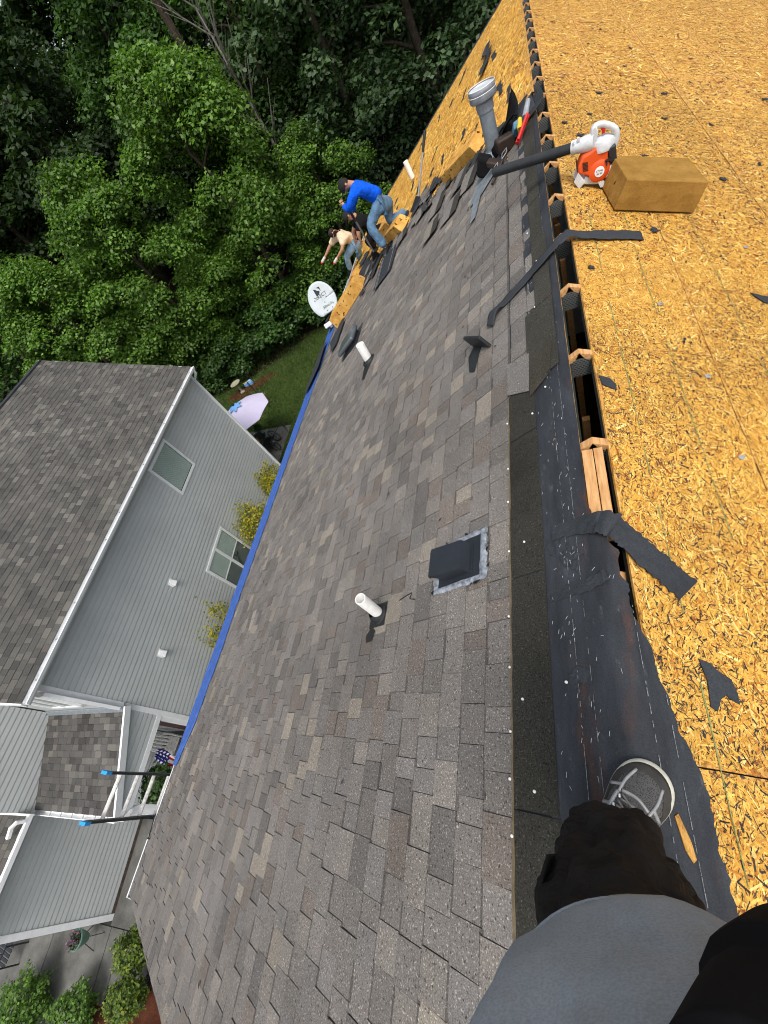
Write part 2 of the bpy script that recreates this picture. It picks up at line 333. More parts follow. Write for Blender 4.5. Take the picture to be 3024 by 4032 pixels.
# neighbour frame: u along its wall (away from us), n towards us, z up
NC = Vector((-10.35, 0.25, 0)); NU = Vector((-0.121, 0.9926, 0)); NN = Vector((0.9926, 0.121, 0))
def nb(u, n, z): return NC + NU * u + NN * n + Vector((0, 0, z))

# ------------------------------------------------------------------ our house
house = thing('house', (0, 6.5, 0), 'house we stand on, its roof half stripped to bare boards', 'house')
M = MB(); M.abox(-5.15, -5.0, YN + 0.3, YF - 0.3, 0, 5.95); M.abox(5.0, 5.15, YN + 0.3, YF - 0.3, 0, 5.95)
for y in (YN + 0.3, YF - 0.45):
    M.extr([(-5.0, y, 0), (5.0, y, 0), (5.0, y, 6.45), (0, y, 8.95), (-5.0, y, 6.05)], (0, 0.15, 0))
M.mk('wall', siding_m, house)
# left slope deck in panels, with the slope sheet beneath as the carrier of the parts
M = MB(); M.hexa([LP(0.066, YN + 0.05, -0.035), LP(EAVE - 0.03, YN + 0.05, -0.035), LP(EAVE - 0.03, YF - 0.05, -0.035), LP(0.066, YF - 0.05, -0.035), LP(0.066, YN + 0.05, -0.016), LP(EAVE - 0.03, YN + 0.05, -0.016), LP(EAVE - 0.03, YF - 0.05, -0.016), LP(0.066, YF - 0.05, -0.016)])
slopeL = M.mk('roof_slope', darkroom_m, house)
M = MB(); M.hexa([RP(0.07, YN + 0.05, -0.04), RP(5.6, YN + 0.05, -0.04), RP(5.6, YF - 0.05, -0.04), RP(0.07, YF - 0.05, -0.04), RP(0.07, YN + 0.05, -0.016), RP(5.6, YN + 0.05, -0.016), RP(5.6, YF - 0.05, -0.016), RP(0.07, YF - 0.05, -0.016)])
slopeR = M.mk('roof_slope', darkroom_m, house)
def panels(P, rows, seams, par):
    for (s0, s1), sy in zip(rows, seams):
        ys = [YN] + [y for y in sy if YN < y < YF] + [YF]
        for y0, y1 in zip(ys[:-1], ys[1:]):
            j = random.uniform(-0.0015, 0.001)
            M = MB(); q = [(s0, y0 + .0025), (s1 - .006, y0 + .0025), (s1 - .006, y1 - .0025), (s0, y1 - .0025)]
            M.hexa([P(s, y, -0.014) for s, y in q] + [P(s, y, j) for s, y in q]); M.mk('osb_panel', osb_m, par)
rows = [(0.067, 0.67), (0.67, 1.465), (1.465, 2.26), (2.26, 3.06), (3.06, 3.86), (3.86, 4.66), (4.66, 5.62)]
seams = [[0.13 + 2.29 * k - 0.42 * (k == 1) for k in range(-1, 8)], [2.62 + 3.15 * k for k in range(-2, 5)], [1.5 + 2.85 * k for k in range(-2, 6)], [0.3 + 2.6 * k for k in range(6)], [1.4 + 2.6 * k for k in range(6)], [0.6 + 2.6 * k for k in range(6)], [1.9 + 2.6 * k for k in range(6)]]
panels(RP, rows, seams, slopeR)
panels(LP, [(0.064, 1.22), (1.22, 2.44), (2.44, 3.66), (3.66, 4.88), (4.88, EAVE)], [[5.4, 7.84, 10.28, 12.72], [6.6, 9.06, 11.5, 13.94], [5.2, 7.7, 10.1, 12.5], [6.4, 8.9, 11.3, 13.7], [5.5, 7.9, 10.4, 12.8]], slopeL)
# strands of the boards: real flakes lying over one another
PAL = np.array([(0.660, 0.368, 0.066), (0.582, 0.299, 0.045), (0.718, 0.448, 0.099), (0.504, 0.234, 0.031), (0.795, 0.577, 0.189), (0.388, 0.139, 0.019), (0.621, 0.338, 0.052), (0.242, 0.075, 0.012)])
PW = np.array([.22, .22, .14, .15, .05, .07, .12, .03])
def strands(P, basis, reg, n, L, W, dark, ang0=math.pi / 2, spread=0.9, hmax=0.0016, seed=1, mask=None):
    r = np.random.default_rng(seed); e1, e2, nn, o = [np.array(v) for v in basis]
    s = r.uniform(reg[0], reg[1], n); y = r.uniform(reg[2], reg[3], n)
    if mask is not None: k = mask(s, y, r); s, y = s[k], y[k]; n = len(s)
    ang = np.where(r.random(n) < 0.22, r.uniform(0, math.pi, n), r.normal(ang0, spread, n))
    ln = r.gamma(4, L / 4, n).clip(L * .3, L * 2.2); wd = r.gamma(3, W / 3, n).clip(W * .25, W * 2.5)
    dk = r.random(n) < dark
    ln[dk] *= 0.38; wd[dk] *= 0.55
    h = r.uniform(0.0012, 0.0012 + hmax, n); h[dk] += 0.0009
    ca, sa = np.cos(ang), np.sin(ang); V = np.zeros((n, 4, 3)); idq = np.zeros((4, n), int); edge_ok = np.ones(n, bool)
    if P is RP:
        def pid(a, b2):
            ri = np.searchsorted(RS_, a); out_ = ri * 100
            for q in range(len(seams)): k_ = ri == q; out_[k_] += np.searchsorted(np.array(sorted(seams[q])), b2[k_])
            return out_
    else: pid = lambda a, b2: 0
    for i, (a, b) in enumerate(((-1, -1), (1, -1), (1, 1), (-1, 1))):
        du = a * ln / 2 * r.uniform(0.75, 1.1, n); dv = b * wd / 2 * r.uniform(0.35, 1.2, n)
        ss = s + ca * du - sa * dv; yy = y + sa * du + ca * dv
        V[:, i] = o + np.outer(ss, e1) + np.outer(yy, e2) + np.outer(h + r.uniform(-.00006, .00006, n), nn); idq[i] = pid(ss, yy); edge_ok &= ss > .069
    c = PAL[r.choice(len(PAL), n, p=PW)] * r.uniform(0.78, 1.1, (n, 1)); c[dk] = np.array((0.014, 0.012, 0.011)) * r.uniform(0.6, 4.0, (dk.sum(), 1))
    ok = (idq == idq[0]).all(axis=0) & edge_ok; return V[ok].reshape(-1, 3), c[ok]
RS_ = np.array([r_[1] - .0015 for r_ in rows])
bR = ((math.cos(aR), 0, -math.sin(aR)), (0, 1, 0), tuple(nR), (0, 0, RZ)); bL = ((-math.cos(aL), 0, -math.sin(aL)), (0, 1, 0), tuple(nL), (0, 0, RZ))
def clump(s, y, r):
    v = np.array([noise.noise(Vector((a * 1.3, b * 1.3, 3.3))) for a, b in zip(s, y)]); return r.random(len(s)) < np.clip(0.45 + 1.2 * v, 0.05, 1)
parts = [strands(RP, bR, (0.05, 1.75, -0.75, 2.9), 88000, 0.046, 0.0046, 0.06, seed=1, hmax=.0005), strands(RP, bR, (0.05, 2.6, 2.9, 6.2), 36000, 0.062, 0.0085, 0.13, seed=2, hmax=.001),
         strands(RP, bR, (0.05, 4.4, 6.2, 14.8), 30000, 0.09, 0.017, 0.14, seed=3, hmax=.001), strands(RP, bR, (0.06, 1.6, -0.6, 2.9), 36000, 0.036, 0.0045, 1.0, seed=4, mask=clump, hmax=.0006), strands(RP, bR, (0.06, 2.4, 2.9, 7), 14000, 0.052, 0.0085, 1.0, seed=5, mask=clump, hmax=.001),
         strands(RP, bR, (1.75, 3.6, -0.2, 2.9), 11000, 0.07, 0.013, 0.1, seed=12)]
npmk('wood_strands', np.vstack([p[0] for p in parts]), 4, strand_m, np.vstack([p[1] for p in parts]), slopeR)
parts = [strands(LP, bL, (0.06, 6.4, 5.6, 14.9), 34000, 0.15, 0.022, 0.06, ang0=math.pi / 2 + 0.15, spread=0.35, seed=6)]; parts[0] = (parts[0][0], np.minimum(parts[0][1] * 1.28, .92))  # same boards as right slope; extra light on this side painted into strand colours
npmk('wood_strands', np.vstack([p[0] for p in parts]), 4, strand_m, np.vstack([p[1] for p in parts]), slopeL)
# green chalk lines on the right slope
chalk_m = plain('green_chalk', (0.22, 0.26, 0.10), 0.9, 0.1, 0, 0.5, 30)
for s0, y0, y1 in ((0.215, -0.9, 5.2), (0.46, 0.9, 5.5), (0.90, 1.6, 5.5)):
    M = MB(); y = y0
    while y < y1:
        l = random.uniform(0.05, 0.3); wv = random.uniform(0.0012, 0.0022); a, b_ = s0 + random.uniform(-.002, .002), s0 + random.uniform(-.002, .002)
        if random.random() < 0.8: M.add([RP(a - wv, y, .0042), RP(a + wv, y, .0042), RP(b_ + wv, y + l, .0042), RP(b_ - wv, y + l, .0042)], [(0, 1, 2, 3)])
        y += l
    M.mk('chalk_line', chalk_m, slopeR, kind='stuff')

# ------------------------------------------------------------------ asphalt shingles
SH_PAL = [((0.159, 0.145, 0.131), 34), ((0.142, 0.130, 0.117), 26), ((0.178, 0.161, 0.142), 16), ((0.222, 0.198, 0.163), 7), ((0.140, 0.119, 0.103), 9), ((0.119, 0.110, 0.101), 10), ((0.151, 0.141, 0.131), 14)]
def pick(pal):
    t = random.random() * sum(w_ for _, w_ in pal)
    for c, w_ in pal:
        t -= w_
        if t <= 0: break
    k = random.uniform(0.9, 1.1); return (c[0] * k, c[1] * k, c[2] * k)
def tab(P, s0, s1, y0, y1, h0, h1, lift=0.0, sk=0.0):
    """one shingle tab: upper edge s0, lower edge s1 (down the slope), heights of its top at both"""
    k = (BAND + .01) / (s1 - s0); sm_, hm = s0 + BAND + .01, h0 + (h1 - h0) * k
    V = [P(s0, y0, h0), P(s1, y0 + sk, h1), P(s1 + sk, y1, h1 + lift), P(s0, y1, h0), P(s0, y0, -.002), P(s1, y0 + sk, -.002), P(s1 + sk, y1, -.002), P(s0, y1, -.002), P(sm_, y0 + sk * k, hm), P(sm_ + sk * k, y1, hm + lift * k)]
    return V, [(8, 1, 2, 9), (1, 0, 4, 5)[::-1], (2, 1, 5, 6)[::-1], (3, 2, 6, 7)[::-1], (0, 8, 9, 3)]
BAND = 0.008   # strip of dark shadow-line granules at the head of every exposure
def field(P, courses, yfun, exposure, widths, pal, mat, parent, nmax, gap=0.0048, thick=(0.0050, 0.0095), lift=0.0012, name='shingle'):
    T = []
    for k, s1 in enumerate(courses):
        ya, yb = yfun(s1, k); y = ya - random.uniform(0, 0.2); high = random.random() < .5
        while y < yb:
            wd = random.choice(widths) * random.uniform(0.85, 1.15); y0, y1 = max(y, ya), min(y + wd, yb)
            if y1 - y0 > 0.02:
                th = thick[1] if high else thick[0]; th *= random.uniform(0.9, 1.15)
                gp = gap * random.uniform(.5, 1.3) if high else gap * .25
                V, F = tab(P, s1 - exposure - 0.01, s1 - (0 if high else random.uniform(0, .004)), y0 + gp / 2, y1 - gp / 2, 0.0035 if not high else 0.0055, th, random.uniform(-lift, lift * 1.6), random.uniform(-.003, .003))
                T.append((V, F, pick(pal)))
            high = not high; y += wd
    vis = []
    for i, t in enumerate(T):
        c = (t[0][0] + t[0][2]) / 2
        if in_frame(c): vis.append((pj(c)[2], i))
    vis.sort(); ind = {i for _, i in vis[:nmax]}; R = MB()
    for i, (V, F, c) in enumerate(T):
        cs = [c] * 4 + [tuple(v * .54 for v in c)]
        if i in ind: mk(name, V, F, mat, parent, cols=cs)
        else: R.add(V, F); R.C += cs
    if R.V: R.mk(name + '_courses', mat, parent, kind='stuff')
    return len(T)
BND = [(0, 5.75), (0.45, 6.2), (0.9, 6.9), (1.5, 7.5), (2.0, 7.9), (2.6, 8.45), (3.1, 8.6), (3.6, 8.75), (4.4, 8.7), (5.0, 8.9), (5.6, 9.3), (6.5, 9.7)]
def bnd(s):
    for (a, ya), (b_, yb) in zip(BND[:-1], BND[1:]):
        if a <= s <= b_: return ya + (yb - ya) * (s - a) / (b_ - a)
    return BND[-1][1]
EX = 0.1429
courses = [0.45 + EX * k for k in range(1, 43)]
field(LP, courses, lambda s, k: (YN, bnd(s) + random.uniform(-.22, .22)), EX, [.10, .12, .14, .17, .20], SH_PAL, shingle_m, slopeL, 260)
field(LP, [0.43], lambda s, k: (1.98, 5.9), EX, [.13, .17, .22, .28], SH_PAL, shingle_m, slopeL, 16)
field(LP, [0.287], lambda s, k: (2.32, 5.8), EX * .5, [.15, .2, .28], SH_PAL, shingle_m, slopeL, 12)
# black underlayment beneath the shingles, to just past the tear
M = MB(); rowsP = []
for i in range(60):
    s = 0.25 + (EAVE - 0.25) * i / 59; rowsP.append([LP(s, YN + (bnd(s) + 0.25 + 0.35 * noise.noise(Vector((s * 2.7, 1, 0))) + .1 * noise.noise(Vector((s * 9, 2, 0))) - YN) * j / 8, 0.0015) for j in range(9)])
M.grid(rowsP); M.mk('underlayment', felt_m, slopeL)
# tops of the last course laid bare: dark unweathered heads
y = YN
while y < 1.94:
    l = random.uniform(0.75, 1.0); y1 = min(y + l, 1.95); c = (0.030, 0.029, 0.024)
    M = MB(); n = 8; M.grid([[LP(s, y + .003 + (y1 - y - .006) * j / n + random.uniform(-.002, .002) * (0 < j < n), h + random.uniform(0, .0008)) for j in range(n + 1)] for s, h in ((0.268 + random.uniform(-.004, .004), 0.0085), (0.36, 0.009), (0.452, 0.0095))], c)
    M.mk('shingle_head', band_m, slopeL); y += l
y = 1.93
while y < 5.75:
    l = random.uniform(0.6, 0.95); y1 = min(y + l, 5.75); s0 = (0.11 if y < 3.4 else 0.10) + random.uniform(-.02, .02); s1 = 0.305 if y < 2.3 else 0.225
    M = MB(); n = 8; M.grid([[LP(s, y + .003 + (y1 - y - .006) * j / n, h + random.uniform(0, .003)) for j in range(n + 1)] for s, h in ((s0, 0.012), ((s0 + s1) / 2, 0.0105), (s1, 0.012))], (0.040, 0.038, 0.031))
    M.mk('shingle_head', band_m, slopeL); y += l
M = MB(); ys = np.linspace(YN, 1.95, 60)
M.grid([[LP(0.447 + random.uniform(-.002, .003) + d_, y, 0.0112) for d_ in (0, 0.010)] for y in ys]); M.mk('sealant_strip', tanline_m, slopeL)
# two turned-up shingle heads at the end of the bare band
def flat_piece(name, P, pts, h, mat, parent=None, cols=None, curl=0.0, label=None, n=1, seed=0):
    cs = sum(p[0] for p in pts) / len(pts); cy = sum(p[1] for p in pts) / len(pts)
    V = [P(s, y, h + curl * max(0, noise.noise(Vector((s * 6 + seed, y * 6, seed)))) + curl * .3) for s, y in pts] + [P(cs, cy, h + curl * .15)]
    k = len(pts); F = [(i, (i + 1) % k, k) for i in range(k)]
    o = mk(name, V, F, mat, parent, cols=[cols] * len(F) if cols else None, label=label)
    md = o.modifiers.new('solid', 'SOLIDIFY'); md.thickness = 0.003; md.offset = 1; return o
def rect(s, y, ls, ly, a, jag=0.0, n=3):
    c, d_ = math.cos(a), math.sin(a); q = [(-ls / 2, -ly / 2), (ls / 2, -ly / 2), (ls / 2, ly / 2), (-ls / 2, ly / 2)]; P_ = []
    for i in range(4):
        a0, b0 = q[i], q[(i + 1) % 4]
        for k in range(n):
            t = k / n; u, v = a0[0] + (b0[0] - a0[0]) * t, a0[1] + (b0[1] - a0[1]) * t
            if k: u += random.uniform(-jag, jag); v += random.uniform(-jag, jag)
            P_.append((s + u * c - v * d_, y + u * d_ + v * c))
    return P_
flat_piece('shingle_head', LP, [(0.455, 1.97), (0.30, 1.88), (0.292, 2.05), (0.29, 2.2), (0.46, 2.25)], 0.015, shingle_m, slopeL, (0.15, 0.142, 0.13))
flat_piece('shingle_head', LP, [(0.292, 1.83), (0.17, 1.90), (0.135, 2.12), (0.14, 2.16), (0.29, 2.12)], 0.017, band_m, slopeL, (0.04, 0.036, 0.028))
# ------------------------------------------------------------------ felt at the ridge, lapped over near the camera and torn
RT = [(-1.9, 0.26), (-0.6, 0.205), (-0.15, 0.172), (0.03, 0.160), (0.12, 0.15), (0.19, 0.135), (0.31, 0.112), (0.36, 0.085), (0.45, 0.083), (0.52, 0.052), (0.6, 0.045), (0.66, 0.05), (0.70, 0.02), (0.78, 0.034), (0.84, 0.0), (0.90, -0.02), (0.95, -0.045), (1.05, -0.057), (6.0, -0.06)]
def rt(y):
    for (a, va), (b_, vb) in zip(RT[:-1], RT[1:]):
        if a <= y <= b_: return va + (vb - va) * (y - a) / (b_ - a)
    return -0.04
def ridgeP(t, y, h=0.0):      # signed distance across the ridge: negative = left slope
    r = 0.05
    if t < -r: return LP(-t, y, h)
    if t > r: return RP(t, y, h)
    a, c = LP(r, y, h), RP(r, y, h); k = (t + r) / (2 * r); mid = Vector((0, y, RZ + h - 0.004))
    return a * (1 - k) ** 2 + mid * 2 * k * (1 - k) + c * k * k
ysF = np.concatenate([np.arange(YN, -0.6, .06), np.arange(-0.6, 1.3, 0.012), np.arange(1.3, 5.8, 0.08)]); NCc = 26; rowsP = []
for y in ysF:
    e = rt(y) + 0.009 * noise.noise(Vector((y * 26, 0, 5))) + 0.006 * noise.noise(Vector((y * 70, 0, 5))) + 0.012 * noise.noise(Vector((y * 6, 3, 5)))
    if y > 1.05: e = -0.054 + 0.004 * noise.noise(Vector((y * 5, 0, 0)))
    row = []
    for j in range(NCc):
        t = -0.30 + (e + 0.30) * j / (NCc - 1)
        hh = 0.0055 + 0.0022 * noise.noise(Vector((t * 9, y * 2.1, 1))) + 0.0018 * noise.noise(Vector((t * 40, y * 6, 2))) + (0.006 * max(0, noise.noise(Vector((y * 7, 7, 1)))) if j == NCc - 1 else 0)
        row.append(ridgeP(t, y, hh))
    rowsP.append(row)
M = MB(); M.grid(rowsP); ridge_felt = M.mk('ridge_felt', worn_felt_m, house, smooth=True)
# printed dashed lines on that felt
for t0, y0, y1 in ((-0.165, -1.7, 5.6), (-0.118, -1.7, 5.6), (0.046, -0.9, 0.58), (0.10, -0.9, 0.30)):
    M = MB(); y = y0
    while y < y1:
        l = random.uniform(.006, .02); a = t0 + 0.004 * noise.noise(Vector((y * 1.5, t0 * 40, 0)))
        if random.random() < 0.6: wv = random.uniform(.0005, .0012); M.add([ridgeP(a - wv, y, .0105), ridgeP(a + wv, y, .0105), ridgeP(a + wv, y + l, .0105), ridgeP(a - wv, y + l, .0105)], [(0, 1, 2, 3)])
        y += l * 1.12
    M.mk('printed_line', paleprint_m, house, kind='stuff')
# staples, granule dust and roofing nails on the felt
M = MB()
for i in range(130):
    y = random.triangular(-0.6, 4.0, 0.3); t = random.uniform(-0.26, min(-0.06, rt(y) - .02)) if random.random() < .8 or y > .7 else random.uniform(-.05, max(0.0, rt(y) - .03))
    a = random.gauss(0.25, 0.35) + (1.57 if random.random() < .06 else 0); l = random.uniform(0.004, 0.0085); p = ridgeP(t, y, 0.0105); q = ridgeP(t + math.sin(a) * l * 2, y + math.cos(a) * l * 2, 0.0112)
    M.tube([p, q], 0.0007, 4)
M.mk('loose_staples', dish_m, house, kind='stuff')
for (t, y) in [(-0.462, 1.75), (-0.459, 1.42), (-0.461, 1.21), (-0.458, 0.93), (-0.463, 0.62), (-0.46, 0.41), (-0.459, 0.18), (-0.464, 0.03), (-0.457, -0.13), (-0.36, 0.005), (-0.37, 0.95), (-0.29, 1.70), (-0.20, 2.0), (-0.20, 1.83), (-0.21, 0.34), (-0.23, 2.6), (-0.19, 3.1), (-0.25, 3.6), (-0.40, 0.29)]:
    nn = nL; p = LP(-t, y, 0.012)
    M = MB(); M.lathe(p, nn, [(0.0, 0.0035), (0.0042, 0.003), (0.0052, 0.001), (0.0052, -0.003)], 9); M.mk('roofing_nail', pvc_m, house)
# ------------------------------------------------------------------ trusses seen through the ridge slot
for i in range(-2, 22):
    y = 1.327 + 0.61 * i
    M = MB()
    for P in (LP, RP):
        d = (P(1, 0) - P(0, 0)); nn = nL if P is LP else nR
        a = Vector((0, y, RZ - (0.003 if i >= 0 else .06))); b_ = a + d * 0.75
        M.hexa([a - nn * 0.085 - Vector((0, .019, 0)), b_ - nn * .085 - Vector((0, .019, 0)), b_ - nn * .085 + Vector((0, .019, 0)), a - nn * .085 + Vector((0, .019, 0)), a - Vector((0, .019, 0)), b_ - Vector((0, .019, 0)), b_ + Vector((0, .019, 0)), a + Vector((0, .019, 0))])
    M.abox(-0.02, 0.02, y - .0185, y + .0185, RZ - 1.4, RZ - 0.5)
    tr = M.mk('truss', wood_m, house)
    M = MB(); M.extr([(-0.11, y - .0195, RZ - 0.15), (0.11, y - .0195, RZ - 0.15), (0.11, y - .0195, RZ - .09), (0, y - .0195, RZ - 0.034), (-0.11, y - .0195, RZ - 0.09)], (0, -0.002, 0)); M.mk('nail_plate', plate_m, tr) if i >= 0 else None
for x0, x1, z in ((-0.047, -0.004, 0), (-0.001, 0.034, 0.003)):
    M = MB(); M.abox(x0, x1, 0.86, 1.295, RZ - 0.07, RZ - 0.022 + z); M.mk('ridge_blocking', wood_m, house, bevel=0.002)
# ------------------------------------------------------------------ eave: fascia, gutter, tarp
M = MB(); M.abox(-5.60, -5.575, YN, YF, 5.70, 5.885); M.abox(5.02, 5.045, YN, YF, 6.1, 6.35); M.mk('fascia', white_m, house)
M = MB(); gx = -5.605; prof = [(gx, 5.825), (gx - .002, 5.71), (gx - .08, 5.71), (gx - .125, 5.76), (gx - .125, 5.825), (gx - .11, 5.827)]
M.grid([[(x, y, z) for x, z in prof] for y in (-1.85, -1.0, 3, 8, 12, YF)]); M.add([(x, -1.85, z) for x, z in prof[:5]], [(0, 1, 2, 3, 4)])
gut = M.mk('gutter', white_m, house, solid=0.004)
M = MB(); M.grid([[(gx - .004, y, 5.80), (gx - .06, y, 5.79), (gx - .119, y, 5.796)] for y in np.linspace(-1.84, YF, 30)]); M.mk('gutter_debris', tar_m, gut)
for y in (-1.55, -1.2, -0.75, 11.4, 12.4):
    M = MB(); M.abox(gx - .118, gx, y - .01, y + .01, 5.814, 5.82); M.mk('gutter_hanger', cap_m, gut)
M = MB(); M.tube([LP(6.36, -1.22, .02), LP(6.43, -1.23, .035), (gx - .06, -1.24, 5.87), (gx - .125, -1.0, 5.84)], 0.008, 6); M.mk('cable', black_m, house)
ysT = np.linspace(-0.42, 10.75, 420); rowsP = []
for y in ysT:
    e = min(1.0, max(0, (y + 0.42) / 0.6)); up = 6.06 + .30 * (1 - e) + 0.06 * noise.noise(Vector((y * 1.3, 1, 0))) + 0.035 * noise.noise(Vector((y * 7, 2, 0))) + .02 * noise.noise(Vector((y * 23, 2, 0)))
    w1 = 0.016 * noise.noise(Vector((y * 2.2, 5, 0))) + .010 * noise.noise(Vector((y * 13, 6, 0))) + .006 * noise.noise(Vector((y * 31, 6, 0))); w2 = abs(w1)
    pr = [LP(up, y, 0.016), LP(up + .03, y, 0.022 + w2), LP(up + .10, y, .022 + w2 * .6), LP(6.36, y, .022 + abs(.012 * noise.noise(Vector((y * 5, 9, 0))))), LP(6.44, y, .03 + w2), Vector((-5.63 + w1 * .6, y, 5.935 + w1)), Vector((-5.745 + w1 * .5, y, 5.835 + w1 * .5)), Vector((-5.755, y, 5.70 + w1)), Vector((-5.75 + w1, y, 5.45))]
    rowsP.append(pr)
M = MB(); M.grid(rowsP); t_ = M.mk('tarp', tarp_m, None, solid=0.003); tag(t_, 'long blue tarp folded over the gutter along the eave', 'tarp')
# ------------------------------------------------------------------ torn felt and loose shingle pieces on the left slope
def torn(name, pts, h, mat=felt_m, curl=0.02, label='', cat='felt scrap', group=None, P=LP, seed=0, cols=None):
    o = flat_piece(name, P, pts, h, mat, None, cols, curl, None, seed=seed); return tag(o, label, cat, group)
def jag_poly(s, y, ls, ly, a, jag, n=5): return rect(s, y, ls, ly, a, jag, n)
# the ragged black band between shingles and bare boards
BB = [(0.10, 6.02, .22, .5, .2), (0.42, 6.45, .5, .35, .5), (1.05, 7.15, .45, .5, .6), (1.55, 7.75, .5, .42, .2), (2.2, 8.25, .5, .42, .5), (2.45, 8.75, .42, .5, .1), (3.25, 8.85, .5, .3, .4), (4.15, 8.85, .55, .45, .2), (4.6, 9.2, .5, .4, .7), (5.2, 9.25, .6, .5, .3), (4.3, 9.6, .4, .3, .9), (5.75, 9.55, .5, .35, .2), (5.5, 8.4, .28, .8, .1), (4.4, 9.15, .6, .6, .3), (4.75, 9.85, .7, .6, .5), (5.0, 10.5, .55, .5, .2), (3.95, 9.1, .45, .5, .6), (5.3, 11.3, .5, .45, .4)]
BL = ['under the flue collar', 'beside the tool bag', 'below the long foam block', 'above the upright shovel', 'under the upright shovel', 'left of the upright shovel blade', 'under the boot of the worker in blue', 'below the worker in blue', 'beside the shovel of the worker in blue', 'above the foam block by the eave', 'between the two shovels', 'touching the tarp by the foam block', 'along the roof edge below the foam block', 'heaped between the felt sheet and the worker in blue', 'heaped at the feet of the worker in black', 'between the foam block by the eave and the worker in cream', 'folded below the boot of the worker in blue', 'hanging behind the worker in cream']
for i, ((s, y, ls, ly, a), lb) in enumerate(zip(BB, BL)):
    torn('felt_scrap', jag_poly(s, y, ls, ly, a, 0.07, 5), 0.010 + .003 * (i % 3), felt_m, 0.05, 'torn black felt scrap ' + lb, 'felt scrap', 'torn felt along the stripping edge', seed=i)
torn('felt_scrap', [(6.42, 7.0), (6.2, 7.05), (5.95, 7.5), (6.05, 8.2), (6.1, 8.6), (6.4, 8.75), (6.50, 8.5), (6.52, 7.6), (6.48, 7.1)], 0.06, felt_m, 0.04, 'wide dark felt scrap hanging over the blue tarp', 'felt scrap', seed=21)
torn('felt_scrap', [(5.35, 7.4), (5.15, 7.5), (5.12, 8.4), (5.3, 8.5), (5.5, 8.3), (5.62, 8.5), (5.8, 8.2), (5.6, 7.9)], 0.02, felt_m, 0.06, 'bent dark felt scrap between the low vent and the foam block', 'felt scrap', seed=22)
FS = torn('felt_sheet', [(3.60, 7.37), (3.04, 7.3), (3.0, 7.9), (3.08, 8.25), (3.66, 8.6), (3.66, 8.0)], 0.022, felt_m, 0.03, 'loose rectangular felt sheet with white printed lines below the workers', 'felt sheet', seed=5)
for a, b_ in (((3.10, 7.33), (3.13, 8.26)), ((3.48, 7.37), (3.56, 8.5)), ((3.53, 7.37), (3.61, 8.53))):
    M = MB(); M.add([LP(a[0] - .01, a[1], .045), LP(a[0] + .01, a[1], .045), LP(b_[0] + .01, b_[1], .045), LP(b_[0] - .01, b_[1], .045)], [(0, 1, 2, 3)]); M.mk('printed_line', paleprint_m, FS)
SHP = [(1.02, 6.35, 0.33, 0.62, 0.45, 0), (1.36, 6.2, .33, .62, .25, 1), (1.2, 6.75, .3, .6, .55, 0), (1.78, 6.4, .33, .55, .15, 1), (1.75, 7.1, .33, .6, .35, 0), (2.25, 7.85, .3, .45, -.1, 1), (2.4, 8.0, .3, .42, .5, 0), (2.85, 8.15, .33, .55, .0, 1), (3.12, 8.5, .28, .5, .1, 0), (1.55, 7.5, .3, .55, .5, 0), (4.15, 9.35, .3, .45, .9, 1), (4.45, 9.45, .3, .45, .4, 0)]
SHL = ['nearest the flue collar', 'second below the flue collar', 'against the long foam block', 'third below the flue collar', 'midway between flue and shovel', 'below the upright shovel', 'against the upright shovel blade', 'right of the boot of the worker in blue', 'above the foam wedge of the worker in blue', 'tucked under the long foam block', 'heaped by the shovel of the worker in blue', 'topmost of the heap behind the worker in blue']
for i, ((s, y, ls, ly, a, d_), lb) in enumerate(zip(SHP, SHL)):
    M = MB(); k = Vector((math.cos(a), math.sin(a))); tl = random.uniform(.015, .05); R_ = []
    for u in (-.5, -.1, 0.12, .5):
        R_.append([LP(s + u * ls * k.x - v * ly * k.y, y + u * ls * k.y + v * ly * k.x, 0.02 + .006 * (i % 4) + tl * (v + .5) + random.uniform(0, .004)) for v in (-.3, -.15, 0, .15, .3)])
    cc = pick(SH_PAL); M.grid(R_); M.C = [(0.04, 0.038, 0.033)] * 4 + [cc] * 8
    o = M.mk('loose_shingle', shingle_m, None, solid=0.006); tag(o, 'torn-off grey shingle ' + lb, 'shingle', 'loose shingles along the stripping edge')
# flecks of felt left on the bare boards of the left slope
LF = [(1.9, 9.3), (2.3, 10.6), (2.9, 11.9), (3.4, 12.4), (1.2, 10.3), (1.5, 11.6), (0.9, 9.2), (0.55, 8.4), (2.0, 12.8), (1.0, 12.3), (3.6, 10.1), (2.75, 9.9), (3.1, 10.9), (4.0, 12.0), (1.35, 8.9), (4.4, 11.2), (0.7, 10.9), (2.5, 13.4), (1.7, 13.6), (3.3, 13.7), (0.4, 7.6), (2.25, 9.55), (3.75, 11.0), (1.05, 8.1)]
for i, (s, y) in enumerate(LF):
    o = flat_piece('felt_fleck', LP, rect(s, y, random.uniform(.03, .1), random.uniform(.25, .6), random.uniform(-.1, .35), .03, 4), .006, felt_m, slopeL, None, 0.012, seed=i)
torn('felt_strip', [(0.95, 10.6), (1.05, 10.9), (0.85, 11.5), (0.98, 11.9), (0.9, 12.5), (0.78, 12.4), (0.86, 11.8), (0.72, 11.7), (0.82, 11.0)], 0.02, felt_m, 0.08, 'twisted black felt strip lying on the bare boards above the flue', 'felt strip', seed=31)
# dark felt edging the far rake
M = MB(); M.grid([[LP(s, YF - 0.16 - .08 * max(0, noise.noise(Vector((s * 4, 1, 0)))), .006), LP(s, YF + 0.03, 0.012), LP(s, YF + .04, -.12)] for s in np.linspace(0.05, 6.4, 60)]); M.mk('rake_felt', felt_m, house)
